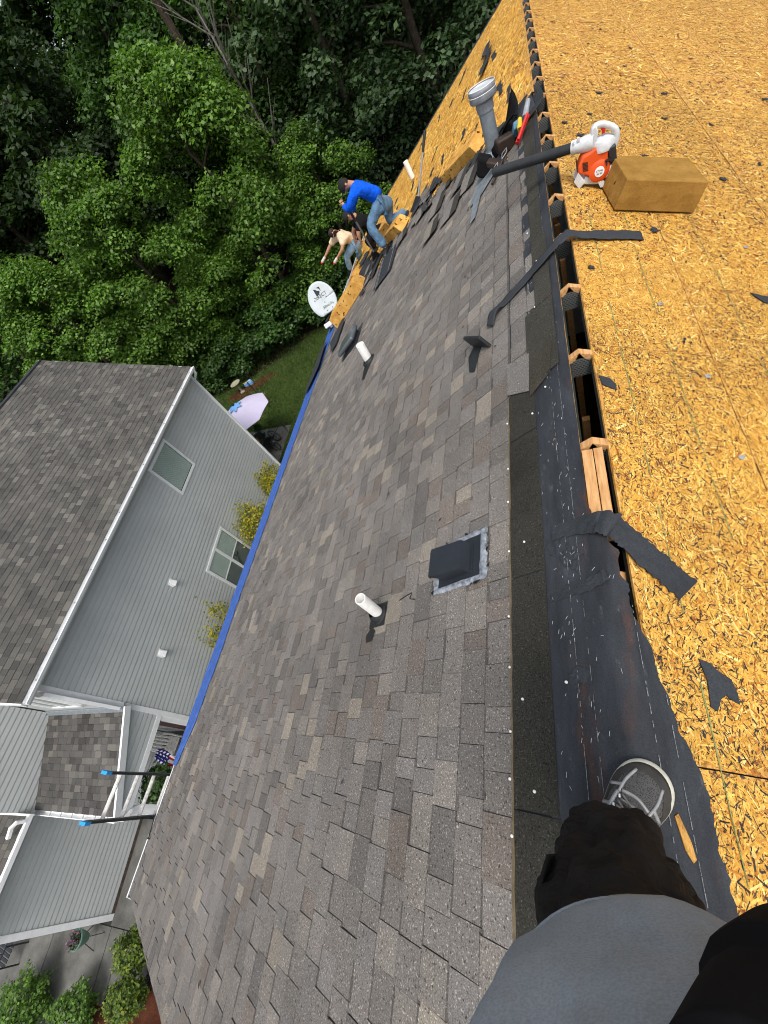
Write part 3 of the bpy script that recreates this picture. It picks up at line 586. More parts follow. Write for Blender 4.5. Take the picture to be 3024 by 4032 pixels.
# bits on the right slope
RF = [(0.19, 5.3), (0.62, 6.3), (0.42, 4.75), (0.78, 4.6), (0.52, 4.9), (0.66, 5.25), (1.05, 7.4), (1.3, 6.4), (0.73, 8.4), (1.0, 9.3), (0.9, 4.2), (1.32, 4.25), (1.7, 4.6), (1.15, 5.6), (1.55, 5.5), (0.3, 5.0), (0.62, 3.3), (0.15, 2.75), (0.55, 2.1), (0.45, 5.6), (1.9, 7.9), (0.35, 9.6), (2.3, 6.4), (1.25, 8.3)]
for i, (s, y) in enumerate(RF):
    f_ = .5 if y > 3 else .25; flat_piece('felt_fleck', RP, rect(s, y, random.uniform(.03, .12) * f_, random.uniform(.04, .15) * f_, random.uniform(-.6, .6), .03 * f_, 4), .0055, felt_m, slopeR, None, 0.008, seed=i)
flat_piece('felt_fleck', RP, [(0.075, 1.75), (0.125, 1.74), (0.15, 1.70), (0.148, 1.66), (0.10, 1.68), (0.085, 1.69)], .0055, felt_m, slopeR, None, 0.006)
flat_piece('felt_fleck', RP, [(0.226, 0.435), (0.26, 0.425), (0.275, 0.405), (0.31, 0.385), (0.318, 0.345), (0.316, 0.315), (0.295, 0.325), (0.285, 0.34), (0.262, 0.32), (0.245, 0.285), (0.228, 0.295), (0.232, 0.33), (0.236, 0.37)], .0055, felt_m, slopeR, None, 0.004, label='ragged felt patch stuck to the board')
flat_piece('felt_fleck', RP, [(1.03, 2.62), (1.1, 2.6), (1.25, 2.58), (1.25, 2.52), (1.08, 2.53)], .0055, felt_m, slopeR, None, 0.01)
# bare board showing through a rip in the felt beside the shoe
for i, (s, y) in enumerate([(0.49, 2.42), (0.60, 1.83), (0.61, 1.32), (1.17, 3.17), (0.98, 1.1)]):
    M = MB(); M.lathe(RP(s, y, .006), nR, [(0, .003), (.011, .0025), (.013, 0)], 10); M.box(RP(s, y, .009), (.012, .004, 0), (-.001, .003, 0), (0, 0, .002)); M.mk('sheathing_clip', cap_m, slopeR)

# leaf bits and grit lying on the shingles
M = MB(); rg = random.Random(11)
for i in range(70):
    s_, y_ = rg.uniform(.5, 6.2), rg.uniform(-1.6, 7.2); l_ = rg.uniform(.004, .016) * (1 + .25 * s_); a_ = rg.uniform(0, 3.14); c0, s0_ = math.cos(a_) * l_, math.sin(a_) * l_
    M.add([LP(s_ - c0, y_ - s0_, .013), LP(s_ + s0_ * .4, y_ - c0 * .4, .018), LP(s_ + c0, y_ + s0_, .014), LP(s_ - s0_ * .5, y_ + c0 * .5, .020)], [(0, 1, 2, 3)])
M.mk('leaf_litter_bits', tar_m, slopeL, kind='stuff')

# ragged bits of felt and shingle along the stripping edge
rg = random.Random(23)
for i in range(34):
    s_ = rg.uniform(.3, 6.0); y_ = bnd(s_) + rg.uniform(-.25, .55); dk_ = rg.random() < .65; random.seed(100 + i)
    flat_piece('torn_bit', LP, rect(s_, y_, rg.uniform(.08, .30), rg.uniform(.12, .45), rg.uniform(-.5, 1.0), .05, 4), .02 + .002 * (i % 7), felt_m if dk_ else shingle_m, slopeL, None if dk_ else pick(SH_PAL), .05, seed=i)
# ------------------------------------------------------------------ ribbons of felt
def cr(pts, n):
    """Catmull-Rom through tuples"""
    P_ = [Vector(p) for p in pts]; P_ = [P_[0] * 2 - P_[1]] + P_ + [P_[-1] * 2 - P_[-2]]; out_ = []
    for i in range(1, len(P_) - 2):
        for k in range(n):
            t = k / n; a, b_, c, d_ = P_[i - 1:i + 3]
            out_.append(0.5 * ((2 * b_) + (c - a) * t + (2 * a - 5 * b_ + 4 * c - d_) * t * t + (3 * b_ - a - 3 * c + d_) * t ** 3))
    return out_ + [P_[-2]]
def ribbon(path, wid, n=10, cols=6, edge=0.006, wr=0.004, seed=0, twist=None):
    c = cr(path, n); rows_ = []
    for i, p in enumerate(c):
        t = (c[min(i + 1, len(c) - 1)] - c[max(i - 1, 0)]).normalized(); k = i / (len(c) - 1)
        up = (nL if p.x < -0.03 else nR if p.x > 0.03 else Vector((0, 0, 1))); sd_ = t.cross(up).normalized()
        if twist: sd_ = (sd_ * math.cos(twist(k)) + up * math.sin(twist(k)))
        wv = wid(k) if callable(wid) else wid; row = []
        for j in range(cols + 1):
            v = j / cols - 0.5
            e = edge * (noise.noise(Vector((i * 0.45 + seed, v * 3, 1))) + .3 * noise.noise(Vector((i * 1.1 + seed, v * 3, 8)))) if j in (0, cols) else 0
            row.append(p + sd_ * (v * wv + e) + up * (wr * noise.noise(Vector((i * .35, v * 4 + seed, 3)))))
        rows_.append(row)
    return rows_
M = MB(); M.grid(ribbon([(-0.20, 0.935, RZ - .11 + .012), (-0.10, 0.93, RZ - .045), (0.0, 0.895, RZ + .022), (0.05, 0.86, RZ - .008), (0.11, 0.79, RZ - .036), (0.17, 0.725, RZ - .071), (0.225, 0.665, RZ - .098)], lambda k: 0.06 + .045 * min(1, k * 2.5), 14, 8, .010, .0025, 3))
o = M.mk('felt_flap', felt_m, None, solid=0.002); tag(o, 'wide torn felt flap lying across the ridge onto the boards', 'felt flap')
M = MB(); M.grid(ribbon([(-0.235, 0.665, RZ - .13), (-0.15, 0.67, RZ - .077), (-0.07, .675, RZ - .027), (-0.02, 0.69, RZ + .006)], lambda k: .055 - .012 * k, 10, 5, .006, .002, 9))
o = M.mk('felt_flap', felt_m, None, solid=0.002); tag(o, 'short straight felt flap folded on the ridge felt below the wide one', 'felt flap')
M = MB(); M.grid(ribbon([(-0.22, 0.93, RZ - .122), (-0.18, 0.86, RZ - .097), (-0.13, 0.79, RZ - .066), (-.10, .77, RZ - .05)], .07, 8, 5, .014, .005, 14))
o = M.mk('felt_flap', felt_m, None, solid=0.002); tag(o, 'small crumpled felt flap with a hole on the ridge felt', 'felt flap')
M = MB(); M.grid(ribbon([(-0.17, .33, RZ - .09), (-.14, .36, RZ - .072), (-.10, .35, RZ - .052)], .05, 8, 4, .012, .003, 25))
o = M.mk('felt_flap', felt_m, None, solid=0.002); tag(o, 'tiny curled felt tear on the ridge felt ahead of the shoe', 'felt flap')
# bare wood in the rip right of the shoe
flat_piece('ripped_opening', RP, [(0.062, 0.005), (0.072, 0.012), (0.08, -0.01), (0.092, -0.045), (0.097, -0.08), (0.088, -0.088), (0.074, -0.065), (0.068, -0.03)], .0095, osb_m, house, None, 0.0, label='patch of bare yellow board showing through ripped felt')
# long narrow strip across the slot
M = MB(); M.grid(ribbon([(-0.535, 2.83, RZ - .285), (-0.50, 2.90, RZ - .225), (-0.43, 2.96, RZ - .225), (-0.27, 2.98, RZ - .13), (-0.10, 3.0, RZ - .015), (0.03, 3.06, RZ + .03), (0.12, 3.11, RZ - .03), (0.27, 3.15, RZ - .112), (0.40, 3.18, RZ - .178), (0.475, 3.19, RZ - .222)], lambda k: .080 + .012 * (k > .72), 9, 5, .006, .004, 5, lambda k: -.1))
o = M.mk('felt_strip', felt_m, None, smooth=True, solid=0.003); tag(o, 'long curved black strip of felt lying across the ridge slot', 'felt strip')
# ------------------------------------------------------------------ vents and pipes
def pipe_vent(s, y, hgt, r, label, flash, group='white plastic vent pipes'):
    b_ = LP(s, y); t = thing('vent_pipe', b_, label, 'vent pipe', group)
    M = MB(); z0 = -0.06; M.lathe(b_, (0, 0, 1), [(r, z0), (r, hgt - .006), (r - .002, hgt), (r * .84, hgt), (r * .82, hgt - .004), (r * .82, hgt - .2), (0.001, hgt - .2)], 20); sm(M.mk('pipe', pvc_m, t))
    M = MB(); M.lathe(b_, nL, [(r * 2.0, 0.008), (r * 2.0, 0.014), (r * 1.7, 0.022), (r * 1.55, .05), (r * 1.25, 0.062), (r * 1.02, 0.066)], 22); sm(M.mk('rubber_boot', rubber_m, t))
    q = [(s + a, y + b2) for a, b2 in flash]
    flat_piece('flashing', LP, q, 0.012, rubber_m, t, None, 0.0)
    return t
pipe_vent(1.55, 0.83, 0.285, 0.037, 'white plastic vent pipe nearest us, below the square black vent', [(-.075, -.08), (.10, -.08), (.10, .07), (-.075, .075)])
pipe_vent(2.95, 4.76, 0.30, 0.06, 'white plastic vent pipe halfway down the shingles near the low grey vent', [(-.05, -.16), (.02, -.36), (.10, -.30), (.13, -.05), (.10, .09), (-.06, .09)])
M = MB(); M.tube([LP(3.12, 11.3, .05), LP(3.12, 11.3, .05) + Vector((-.04, .02, .34))], 0.055, 14); o = sm(M.mk('vent_pipe', pvc_m, None)); tag(o, 'white plastic pipe sticking out of the far bare boards', 'vent pipe', 'white plastic vent pipes')
# loose tar flap and cracked shingle line beside the near pipe
flat_piece('rubber_flap', LP, [(1.56, .725), (1.61, .745), (1.66, .70), (1.645, .655), (1.585, .66)], .016, rubber_m, slopeL, None, .012)
M = MB(); M.tube([LP(1.33, .88, .012), LP(1.25, .895, .013), LP(1.21, .90, .013), LP(1.22, .865, .013), LP(1.17, .85, .013)], 0.0035, 5); M.mk('crack', tar_m, slopeL)
# square exhaust hood with sealant smeared round its flange
hv = thing('exhaust_vent', LP(0.80, 0.98), 'square black metal exhaust vent ringed with grey sealant', 'roof vent')
fl = [(0.615, 0.845), (0.985, 0.845), (0.985, 1.115), (0.615, 1.115)]
M = MB(); M.hexa([LP(s, y, .004) for s, y in fl] + [LP(s, y, .0145) for s, y in fl]); fg = M.mk('flange', hood_m, hv)
ring = MB(); k = 64; rows_ = []
for i in range(k + 1):
    a = 2 * math.pi * i / k; c, s_ = math.cos(a), math.sin(a); f = 1 / max(abs(c), abs(s_))
    ww = 1 + .5 * noise.noise(Vector((c * 3, s_ * 3, 2)))
    inn = 0.92 - .07 * ww; ot = 1.09 + .09 * noise.noise(Vector((c * 4, s_ * 4, 9)))
    rows_.append([LP(0.80 + 0.185 * c * f * q, 0.98 + 0.135 * s_ * f * q, h) for q, h in ((inn, .0152), ((inn + 1) / 2, .019), (1.0, .0195), (ot, .0125))])
ring.grid(rows_); ring.mk('sealant', sealant_m, hv, smooth=True)
M = MB()
for i in range(26):
    a = random.uniform(0, 6.28); c, s_ = math.cos(a), math.sin(a); f = 1 / max(abs(c), abs(s_)); q = random.uniform(1.03, 1.12)
    M.add([LP(0.80 + .185 * c * f * q + random.uniform(-.02, .02), .98 + .135 * s_ * f * q + random.uniform(-.02, .02), .0142) for _ in range(5)], [(0, 1, 2), (0, 2, 3), (0, 3, 4)])
M.mk('tar_smear', tar_m, hv, kind='stuff')
def hp(a, b_, c): return LP(a, b_, c)     # hood box: rises square off the slope, open downhill
M = MB(); q0 = [(0.715, 0.895), (0.875, 0.895), (0.875, 1.06), (0.715, 1.06)]; h0 = [.0145] * 4; h1 = [0.075, 0.105, 0.105, 0.075]; q1 = [(0.728, 0.895), (0.935, 0.895), (0.935, 1.06), (0.728, 1.06)]
V = [hp(s, y, h) for (s, y), h in zip(q0, h0)] + [hp(s, y, h) for (s, y), h in zip(q1, h1)]
M.add(V, [(4, 5, 6, 7), (0, 1, 5, 4), (2, 3, 7, 6), (3, 0, 4, 7)]); hd = M.mk('hood', hood_m, hv, solid=0.004)
M = MB(); M.add([hp(.936, .895, .105), hp(.936, 1.06, .105), hp(.940, 1.06, .082), hp(.940, .895, .082)], [(0, 1, 2, 3)]); M.mk('drip_edge', hood_m, hd, solid=0.003)
for s0, s1, y0, y1 in ((0.692, 0.714, 0.885, 1.07), (0.71, 0.875, 0.872, 0.894)):
    M = MB(); M.hexa([LP(s, y, .0146) for s, y in ((s0, y0), (s1, y0), (s1, y1), (s0, y1))] + [LP(s, y, .018) for s, y in ((s0, y0), (s1, y0), (s1, y1), (s0, y1))]); M.mk('mounting_lip', hood_m, hv)
for s, y in ((.703, .91), (.703, .95), (.703, 1.0), (.703, 1.05), (.74, .882), (.79, .882), (.84, .882)):
    M = MB(); M.lathe(LP(s, y, .018), nL, [(0, .003), (.004, .0025), (.005, 0)], 8); M.mk('rivet', black_m, hv)
# low box vent farther down
lv = thing('box_vent', LP(4.07, 6.4), 'low dark grey box vent on the shingles below the white pipe', 'roof vent')
M = MB(); q = [(3.82, 6.15), (4.30, 6.15), (4.30, 6.63), (3.82, 6.63)]; M.hexa([LP(s, y, .0) for s, y in q] + [LP(s, y, .015) for s, y in [(3.78, 6.1), (4.34, 6.1), (4.34, 6.68), (3.78, 6.68)]]); M.mk('flange', hood_m, lv)
M = MB(); q2 = [(3.84, 6.18), (4.34, 6.18), (4.34, 6.60), (3.84, 6.60)]; M.hexa([LP(s, y, .06) for s, y in q2] + [LP(s, y, .14) for s, y in q2]); sm(M.mk('hood', plain('grey_vent_steel', (0.15, 0.17, 0.185), 0.3, 0.5, 0.5), lv, bevel=0.03, seg=3))
M = MB(); q2 = [(3.9, 6.22), (4.2, 6.22), (4.2, 6.56), (3.9, 6.56)]; M.hexa([LP(s, y, .01) for s, y in q2] + [LP(s, y, .08) for s, y in q2]); M.mk('collar', black_m, lv)
# small folded black flashing near the ridge
fv = thing('flashing_vent', LP(0.70, 2.78), 'small black folded metal flashing by the end of the felt strip', 'flashing')
M = MB(); M.hexa([LP(.60, 2.62, .012), LP(.615, 2.60, .012), LP(.79, 2.79, .012), LP(.775, 2.81, .012), LP(.60, 2.62, .12), LP(.615, 2.60, .12), LP(.79, 2.79, .12), LP(.775, 2.81, .12)]); M.mk('upstand', dkplastic_m, fv, bevel=.004)
M = MB(); M.extr([LP(.70, 2.70, .014), LP(.775, 2.78, .014), LP(.83, 2.70, .014), LP(.81, 2.52, .014), LP(.76, 2.48, .014)], nL * .004); M.mk('base_plate', dkplastic_m, fv)
# ------------------------------------------------------------------ flue
fb = LP(0.62, 6.13); fu = thing('flue_pipe', fb, 'tall galvanised metal flue with round cap on the roof', 'flue')
M = MB(); M.lathe(fb, (0, 0, 1), [(0.078, -.05), (0.078, 0.52)], 24); sm(M.mk('pipe', grey_metal_m, fu))
M = MB(); M.lathe(fb, (0, 0, 1), [(0.13, 0.0), (0.135, .03), (0.10, .06), (.082, .07), (.079, .085)], 24); sm(M.mk('storm_collar', grey_metal_m, fu))
M = MB(); M.lathe(fb, (0, 0, 1), [(0.088, 0.42), (.092, .46), (.092, .50), (.098, .505), (.135, .52), (.142, .53), (.142, .575), (.136, .58), (.142, .588), (.142, .62), (.137, .627)], 28); cp = sm(M.mk('cap', cap_m, fu))
M = MB(); M.lathe(fb, (0, 0, 1), [(.137, .618), (.125, .622), (.118, .612), (.001, .615)], 28); sm(M.mk('cap_lid', plain('pale_aluminium', (0.52, 0.55, 0.57), .5, .5, .2), cp))
for zz in (.578, .628):
    M = MB(); M.lathe(fb, (0, 0, 1), [(.1425, zz), (.145, zz + .003), (.1425, zz + .006)], 28); M.mk('cap_rim', white_m, cp)
M = MB(); q = [(.40, 5.95), (.55, 5.6), (.80, 5.45), (.98, 5.5), (.92, 5.75), (.86, 6.2), (.5, 6.3)]
M.extr([LP(s, y, .02) for s, y in q], nL * .004); M.mk('flashing', grey_metal_m, fu)
M = MB(); M.extr([LP(.86, 5.05, .025), LP(.93, 5.02, .03), LP(.90, 5.55, .03), LP(.78, 5.5, .03)], nL * .004); M.mk('flashing', grey_metal_m, fu)
# ------------------------------------------------------------------ tool belt heap around the flue
tb = thing('tool_belt', LP(0.42, 5.75), 'heap of black tool belt pouches with red and yellow tools at the flue', 'tool belt')
def pouch(c, ax, ay, az, r=.025, mat=None, name='pouch'):
    M = MB(); M.box(c, ax, ay, az); o = M.mk(name, mat or leather_m, tb, bevel=r, seg=3); return sm(o)
cB = LP(0.40, 5.72, .08)
pouch(cB, (.09, .02, .0), (-.02, .07, 0), (0, -.01, .07)); pouch(LP(.30, 5.83, .09), (.05, -.03, .02), (.02, .06, 0), (-.02, 0, .08), .02, blackcloth_m)
pouch(LP(.55, 5.62, .05), (.08, -.04, -.03), (.02, .05, 0), (.0, .0, .03), .015, leather_m); pouch(LP(.70, 5.88, .08), (.07, .0, -.04), (.0, .09, 0), (.03, 0, .09), .03, blackcloth_m)
pouch(LP(.26, 5.72, .08), (.02, -.03, .05), (.03, .02, 0), (.0, .04, .02), .012, bluetool_m, 'glove'); pouch(LP(.34, 5.93, .12), (.03, .02, .03), (.01, .05, .0), (.0, .0, .02), .012, bluetool_m, 'glove')
M = MB(); M.tube([LP(.22, 5.60, .06), LP(.20, 5.55, .09), LP(.17, 5.66, .12)], [.022, .026, .02], 10); M.mk('yellow_tool', yellow_m, tb)
M = MB(); M.tube([LP(.27, 5.42, .05), LP(.10, 5.62, .09)], .022, 10); M.tube([LP(.24, 5.40, .07), LP(.09, 5.58, .11)], .014, 8); M.mk('red_tool', red_m, tb)
M = MB(); M.tube([LP(.14, 5.70, .08), LP(.06, 5.86, .12)], [.03, .024], 10); M.mk('silver_tool', cap_m, tb)
M = MB(); M.tube([LP(.62, 5.30, .03), LP(.40, 5.60, .05)], .014, 8); M.mk('hammer_handle', leather_m, tb)
for c0 in ((.46, 5.50), (.58, 5.42)):
    s, y = c0; M = MB(); M.tube([LP(s, y, .06), LP(s - .06, y + .02, .06), LP(s - .07, y + .10, .07), LP(s - .01, y + .09, .07), LP(s, y, .06)], .004, 6); M.mk('buckle', cap_m, tb)
M = MB(); M.grid([[LP(.55 - .07 * i + .02 * math.sin(j), 5.75 + .09 * j * (1 + .1 * i), .05 + .06 * math.sin(j * .8 + i * .5) + .02 * i) for j in range(7)] for i in range(6)]); M.mk('belt_web', blackcloth_m, tb, smooth=True, solid=.004)
M = MB(); M.grid([[LP(.05 + .13 * i, 5.95 + .1 * j - .02 * i, .02 + (.05 * math.sin(j * .75)) * (1 - .12 * i)) for j in range(6)] for i in range(5)]); M.mk('felt_fold', felt_m, tb, smooth=True, solid=.004)
# ------------------------------------------------------------------ foam blocks
def foam(P, s, y, ls, ly, h, a, mat, label, tilt=0.0, tap=0.9, name='foam_block', roll=0.0):
    c, d_ = math.cos(a), math.sin(a); M = MB()
    def pt(u, v, hh): return P(s + u * c - v * d_, y + u * d_ + v * c, hh)
    n = 7; R_ = []
    bot = [(-ls / 2, -ly / 2), (ls / 2, -ly / 2), (ls / 2, ly / 2), (-ls / 2, ly / 2)]
    V = [pt(u, v, 0.012) for u, v in bot] + [pt(u * tap, v * tap, h + tilt * u / ls + roll * v / ly) for u, v in bot]
    M.hexa(V); o = M.mk(name, mat, None, bevel=.006, seg=2)
    sub = o.modifiers.new('sub', 'SUBSURF'); sub.subdivision_type = 'SIMPLE'; sub.levels = 3; sub.render_levels = 3
    tx = bpy.data.textures.get('foam_lumps') or bpy.data.textures.new('foam_lumps', 'CLOUDS'); tx.noise_scale = 0.09
    dm = o.modifiers.new('lumps', 'DISPLACE'); dm.texture = tx; dm.strength = 0.010; dm.mid_level = .5
    return tag(o, label, 'foam block', 'foam roofing cushions')
foam(RP, 0.645, 3.775, 0.555, 0.42, 0.19, 0.10, foam_brown_m, 'large brown foam block on the right-hand boards beside the leaf blower', tap=.97)
foam(LP, 1.15, 7.33, 0.95, 0.34, 0.16, 0.72, foam_gold_m, 'aged golden foam block beside the flue on the bare boards')
foam(LP, 3.25, 8.98, 1.0, 0.30, 0.20, 0.72, foam_gold_m, 'clean orange foam wedge under the knee of the worker in blue', tap=.85)
foam(LP, 3.55, 9.75, 0.55, 0.40, 0.26, 0.6, foam_gold_m, 'pitted foam block behind the worker in blue')
foam(LP, 5.12, 8.98, 1.2, 0.46, 0.27, -0.12, foam_gold_m, 'long pitted golden foam block at the eave near the satellite dish', tap=.92)
foam(LP, 5.55, 10.75, 0.35, 0.3, 0.15, 0.4, foam_gold_m, 'small foam block at the feet of the worker in cream')
# ------------------------------------------------------------------ leaf blower
bl = thing('leaf_blower', (0.29, 3.95, 9.02), 'orange and white leaf blower with black tube straddling the ridge slot', 'leaf blower')
YB = 3.90
def xz(pts, y): return [(x, y, z) for x, z in pts]
body = [(0.17, 9.222), (0.169, 9.181), (0.251, 9.13), (0.286, 9.089), (0.323, 9.076), (0.355, 9.086), (0.376, 9.113), (0.375, 9.164), (0.369, 9.217), (0.378, 9.261), (0.302, 9.302), (0.25, 9.283), (0.208, 9.277)]
M = MB(); M.extr(xz(body, YB), (0, .12, 0)); bo = sm(M.mk('engine_cover', orange_m, bl, bevel=.016, seg=3))
M = MB(); M.lathe((0.308, YB + .01, 9.146), (0, -1, 0), [(.07, 0), (.068, .014), (.055, .022), (.033, .024)], 26); sm(M.mk('starter_cover', orange_m, bo))
M = MB(); M.lathe((0.308, YB + .01, 9.146), (0, -1, 0), [(.0335, .020), (.032, .027), (.001, .028)], 26); bd = sm(M.mk('badge', white_m, bo))
text_part('lettering', 'STIHL', 0.018, (0.308, YB - .0185, 9.152), (1, 0, -.1), (.1, 0, 1), print_m, bo, 0.2)
text_part('lettering', 'BG 50', 0.014, (0.306, YB - .0185, 9.135), (1, 0, -.1), (.1, 0, 1), print_m, bo, 0.2)
for rr in (.040, .047, .054, .061):
    for kq in range(11):
        a0 = math.radians(20 + kq * 29 + rr * 300)
        if 200 < math.degrees(a0) % 360 < 290 and rr > .05: continue
        M = MB(); Q = []
        for q in (0, .33, .66, 1):
            for r2 in (rr, rr + .0042): a = a0 + q * .36; Q.append((.308 + r2 * math.cos(a), YB - .0145 + (rr - .033) * .35, 9.146 + r2 * math.sin(a)))
        M.add(Q, [(0, 1, 3, 2), (2, 3, 5, 4), (4, 5, 7, 6)]); M.mk('grille_slot', black_m, bo, solid=.001)
for i in range(7):
    z = 9.186 + i * .0085; M = MB(); M.hexa([(0.203, YB - .003, z), (0.238, YB - .003, z - .008), (0.238, YB + .004, z - .008), (0.203, YB + .004, z), (0.203, YB - .003, z + .0045), (0.238, YB - .003, z - .0035), (0.238, YB + .004, z - .0035), (0.203, YB + .004, z + .0045)]); M.mk('cooling_slot', black_m, bo)
for i in range(7):
    z = 9.19 + i * .011; M = MB(); M.abox(.166, .172, YB + .012, YB + .09, z, z + .005); M.mk('cooling_slot', black_m, bo)
hand = cr([(0.27, YB + .06, 9.27), (0.278, YB + .06, 9.34), (0.30, YB + .06, 9.395), (0.335, YB + .06, 9.398), (0.39, YB + .06, 9.366), (0.427, YB + .06, 9.325), (0.43, YB + .06, 9.28), (.415, YB + .06, 9.235)], 5)
M = MB(); M.tube(hand, [.021 if i < 12 else .019 for i in range(len(hand))], 12); hn = sm(M.mk('handle', ltgrey_m, bl))
M = MB(); M.extr(xz([(.255, 9.28), (.275, 9.40), (.305, 9.415), (.318, 9.37), (.30, 9.30)], YB + .03), (0, .06, 0)); sm(M.mk('handle_bracket', ltgrey_m, hn, bevel=.008))
M = MB(); M.tube([(.345, YB + .06, 9.385), (.352, YB + .055, 9.355), (.35, YB + .05, 9.34)], [.012, .011, .007], 8); M.mk('trigger', red_m, hn)
M = MB(); M.lathe((.34, YB + .07, 9.25), (0.1, 0, 1), [(.08, 0), (.085, .03), (.07, .06), (.03, .075), (.001, .078)], 18); sm(M.mk('fan_housing', ltgrey_m, bl))
n0, n1 = Vector((.265, YB + .06, 9.32)), Vector((.150, YB + .10, 9.325)); ax = (n1 - n0).normalized()
M = MB(); M.lathe(n0, ax, [(.055, -.03), (.05, .03), (.043, .08), (.043, (n1 - n0).length), (.040, (n1 - n0).length)], 18); nz = sm(M.mk('nozzle', ltgrey_m, bl))
M = MB(); M.abox(.185, .20, YB + .05, YB + .07, 9.36, 9.382); M.abox(.155, .165, YB + .05, YB + .07, 9.36, 9.375); M.mk('clamp_lug', ltgrey_m, nz)
M = MB(); M.lathe(n1 + (n0 - n1) * .12, Vector((-.443, 4.32, 9.30)) - n1, [(.034, 0), (.0345, .5), (.036, .64), (.036, .665), (.031, .665), (.03, .6)], 18); sm(M.mk('tube', dkplastic_m, bl))
M = MB(); M.hexa([(.371, YB - .004, 9.166), (.424, YB - .004, 9.163), (.424, YB + .07, 9.163), (.371, YB + .07, 9.166), (.372, YB - .004, 9.262), (.418, YB - .004, 9.266), (.418, YB + .07, 9.266), (.372, YB + .07, 9.262)]); sm(M.mk('air_filter_cover', dkplastic_m, bl, bevel=.012, seg=3))
M = MB(); M.abox(.345, .378, YB - .02, YB, 9.19, 9.20); M.abox(.352, .36, YB - .02, YB, 9.165, 9.195); M.mk('choke_lever', dkplastic_m, bl)
M = MB(); M.hexa([(.33, YB + .0, 9.085), (.40, YB, 9.07), (.40, YB + .10, 9.07), (.33, YB + .10, 9.085), (.383, YB, 9.151), (.425, YB, 9.14), (.425, YB + .10, 9.14), (.383, YB + .10, 9.151)]); tk = sm(M.mk('fuel_tank', ltgrey_m, bl, bevel=.012, seg=3))
M = MB(); M.lathe((.408, YB + .03, 9.135), (.25, -.5, .8), [(.024, 0), (.024, .018), (.001, .02)], 14); M.mk('fuel_cap', dkplastic_m, tk)
for pts in ([(.172, 9.19), (.215, 9.112), (.168, 9.085), (.139, 9.142)], [(.29, 9.09), (.338, 9.07), (.335, 9.03), (.31, 9.035)]):
    for yy in (YB - .005, YB + .10):
        M = MB(); M.extr(xz(pts, yy), (0, .02, 0)); M.mk('foot', ltgrey_m, bl, bevel=.003)
M = MB(); M.extr(xz([(.185, 9.10), (.33, 9.04), (.34, 9.06), (.30, 9.09), (.22, 9.14)], YB + .02), (0, .09, 0)); M.mk('base', ltgrey_m, bl, bevel=.006)
# ------------------------------------------------------------------ shovels
def shovel(grip, foot, label, bladecol):
    g0, f0 = Vector(grip), Vector(foot); t = thing('roofing_shovel', f0, label, 'shovel', 'roofing shovels'); d_ = (f0 - g0).normalized()
    M = MB(); M.tube([g0, f0], .017, 10); sm(M.mk('shaft', cap_m, t))
    M = MB(); M.tube([g0, g0 + d_ * .06, g0 + d_ * .28], [.024, .028, .021], 10); sm(M.mk('grip', dkplastic_m, t))
    a = d_.cross(Vector((0, 1, .2))).normalized(); b2 = d_.cross(a).normalized()
    M = MB(); M.hexa([f0 - a * .05 - b2 * .012, f0 + a * .05 - b2 * .012, f0 + a * .05 + b2 * .012, f0 - a * .05 + b2 * .012, f0 + d_ * .25 - a * .13 - b2 * .01, f0 + d_ * .25 + a * .13 - b2 * .01, f0 + d_ * .25 + a * .13 + b2 * .0, f0 + d_ * .25 - a * .13]); M.mk('blade', bladecol, t)
    return t
shovel((-1.774, 9.20, 8.743), (-2.165, 8.92, 7.99), 'roofing shovel standing upright in the torn shingles above the worker in blue', black_m)
shovel((-3.46, 8.85, 8.33), (-3.52, 9.28, 7.32), 'roofing shovel held by the worker in blue', black_m)
M = MB(); M.tube([LP(5.75, 9.75, .10), LP(5.6, 10.9, .16), LP(5.45, 11.3, .2)], .018, 8); o = M.mk('metal_bar', cap_m, None); tag(o, 'grey metal bar lying along the eave by the worker in cream', 'bar')
# ------------------------------------------------------------------ satellite dish
dc = Vector((-5.473, 9.79, 6.60)); dn = ((CAM - dc).normalized() * .92 + Vector((0, 0, .16)) + Vector((-.12, 0, 0))).normalized()
e2 = (Vector((-.05, 0, 1)) - dn * dn.dot(Vector((-.05, 0, 1)))).normalized(); e1 = e2.cross(dn).normalized()
dt = thing('satellite_dish', dc - Vector((0, 0, .5)), 'grey satellite dish with black lettering at the eave', 'satellite dish')
M = MB(); R_ = []; nr, na = 7, 40
def dp(u, v, off=0.0): return dc + e1 * u + e2 * v + dn * (0.16 * (u * u + v * v) - .02 + off)
for i in range(nr + 1):
    row = []
    for j in range(na):
        a = 2 * math.pi * j / na; rr = i / nr; u, v = .355 * rr * math.cos(a), .44 * rr * math.sin(a)
        v = max(v, -.335); row.append(dp(u, v))
    R_.append(row + [row[0]])
M.grid(R_); ds = M.mk('reflector', dish_m, dt, smooth=True, solid=.012)
text_part('lettering', 'DIRECTV', .115, dp(.02, .10, .012), e1, e2, print_m, ds)
text_part('lettering', 'SlimLine', .10, dp(.06, -.17, .012), e1, e2, print_m, ds, .5)
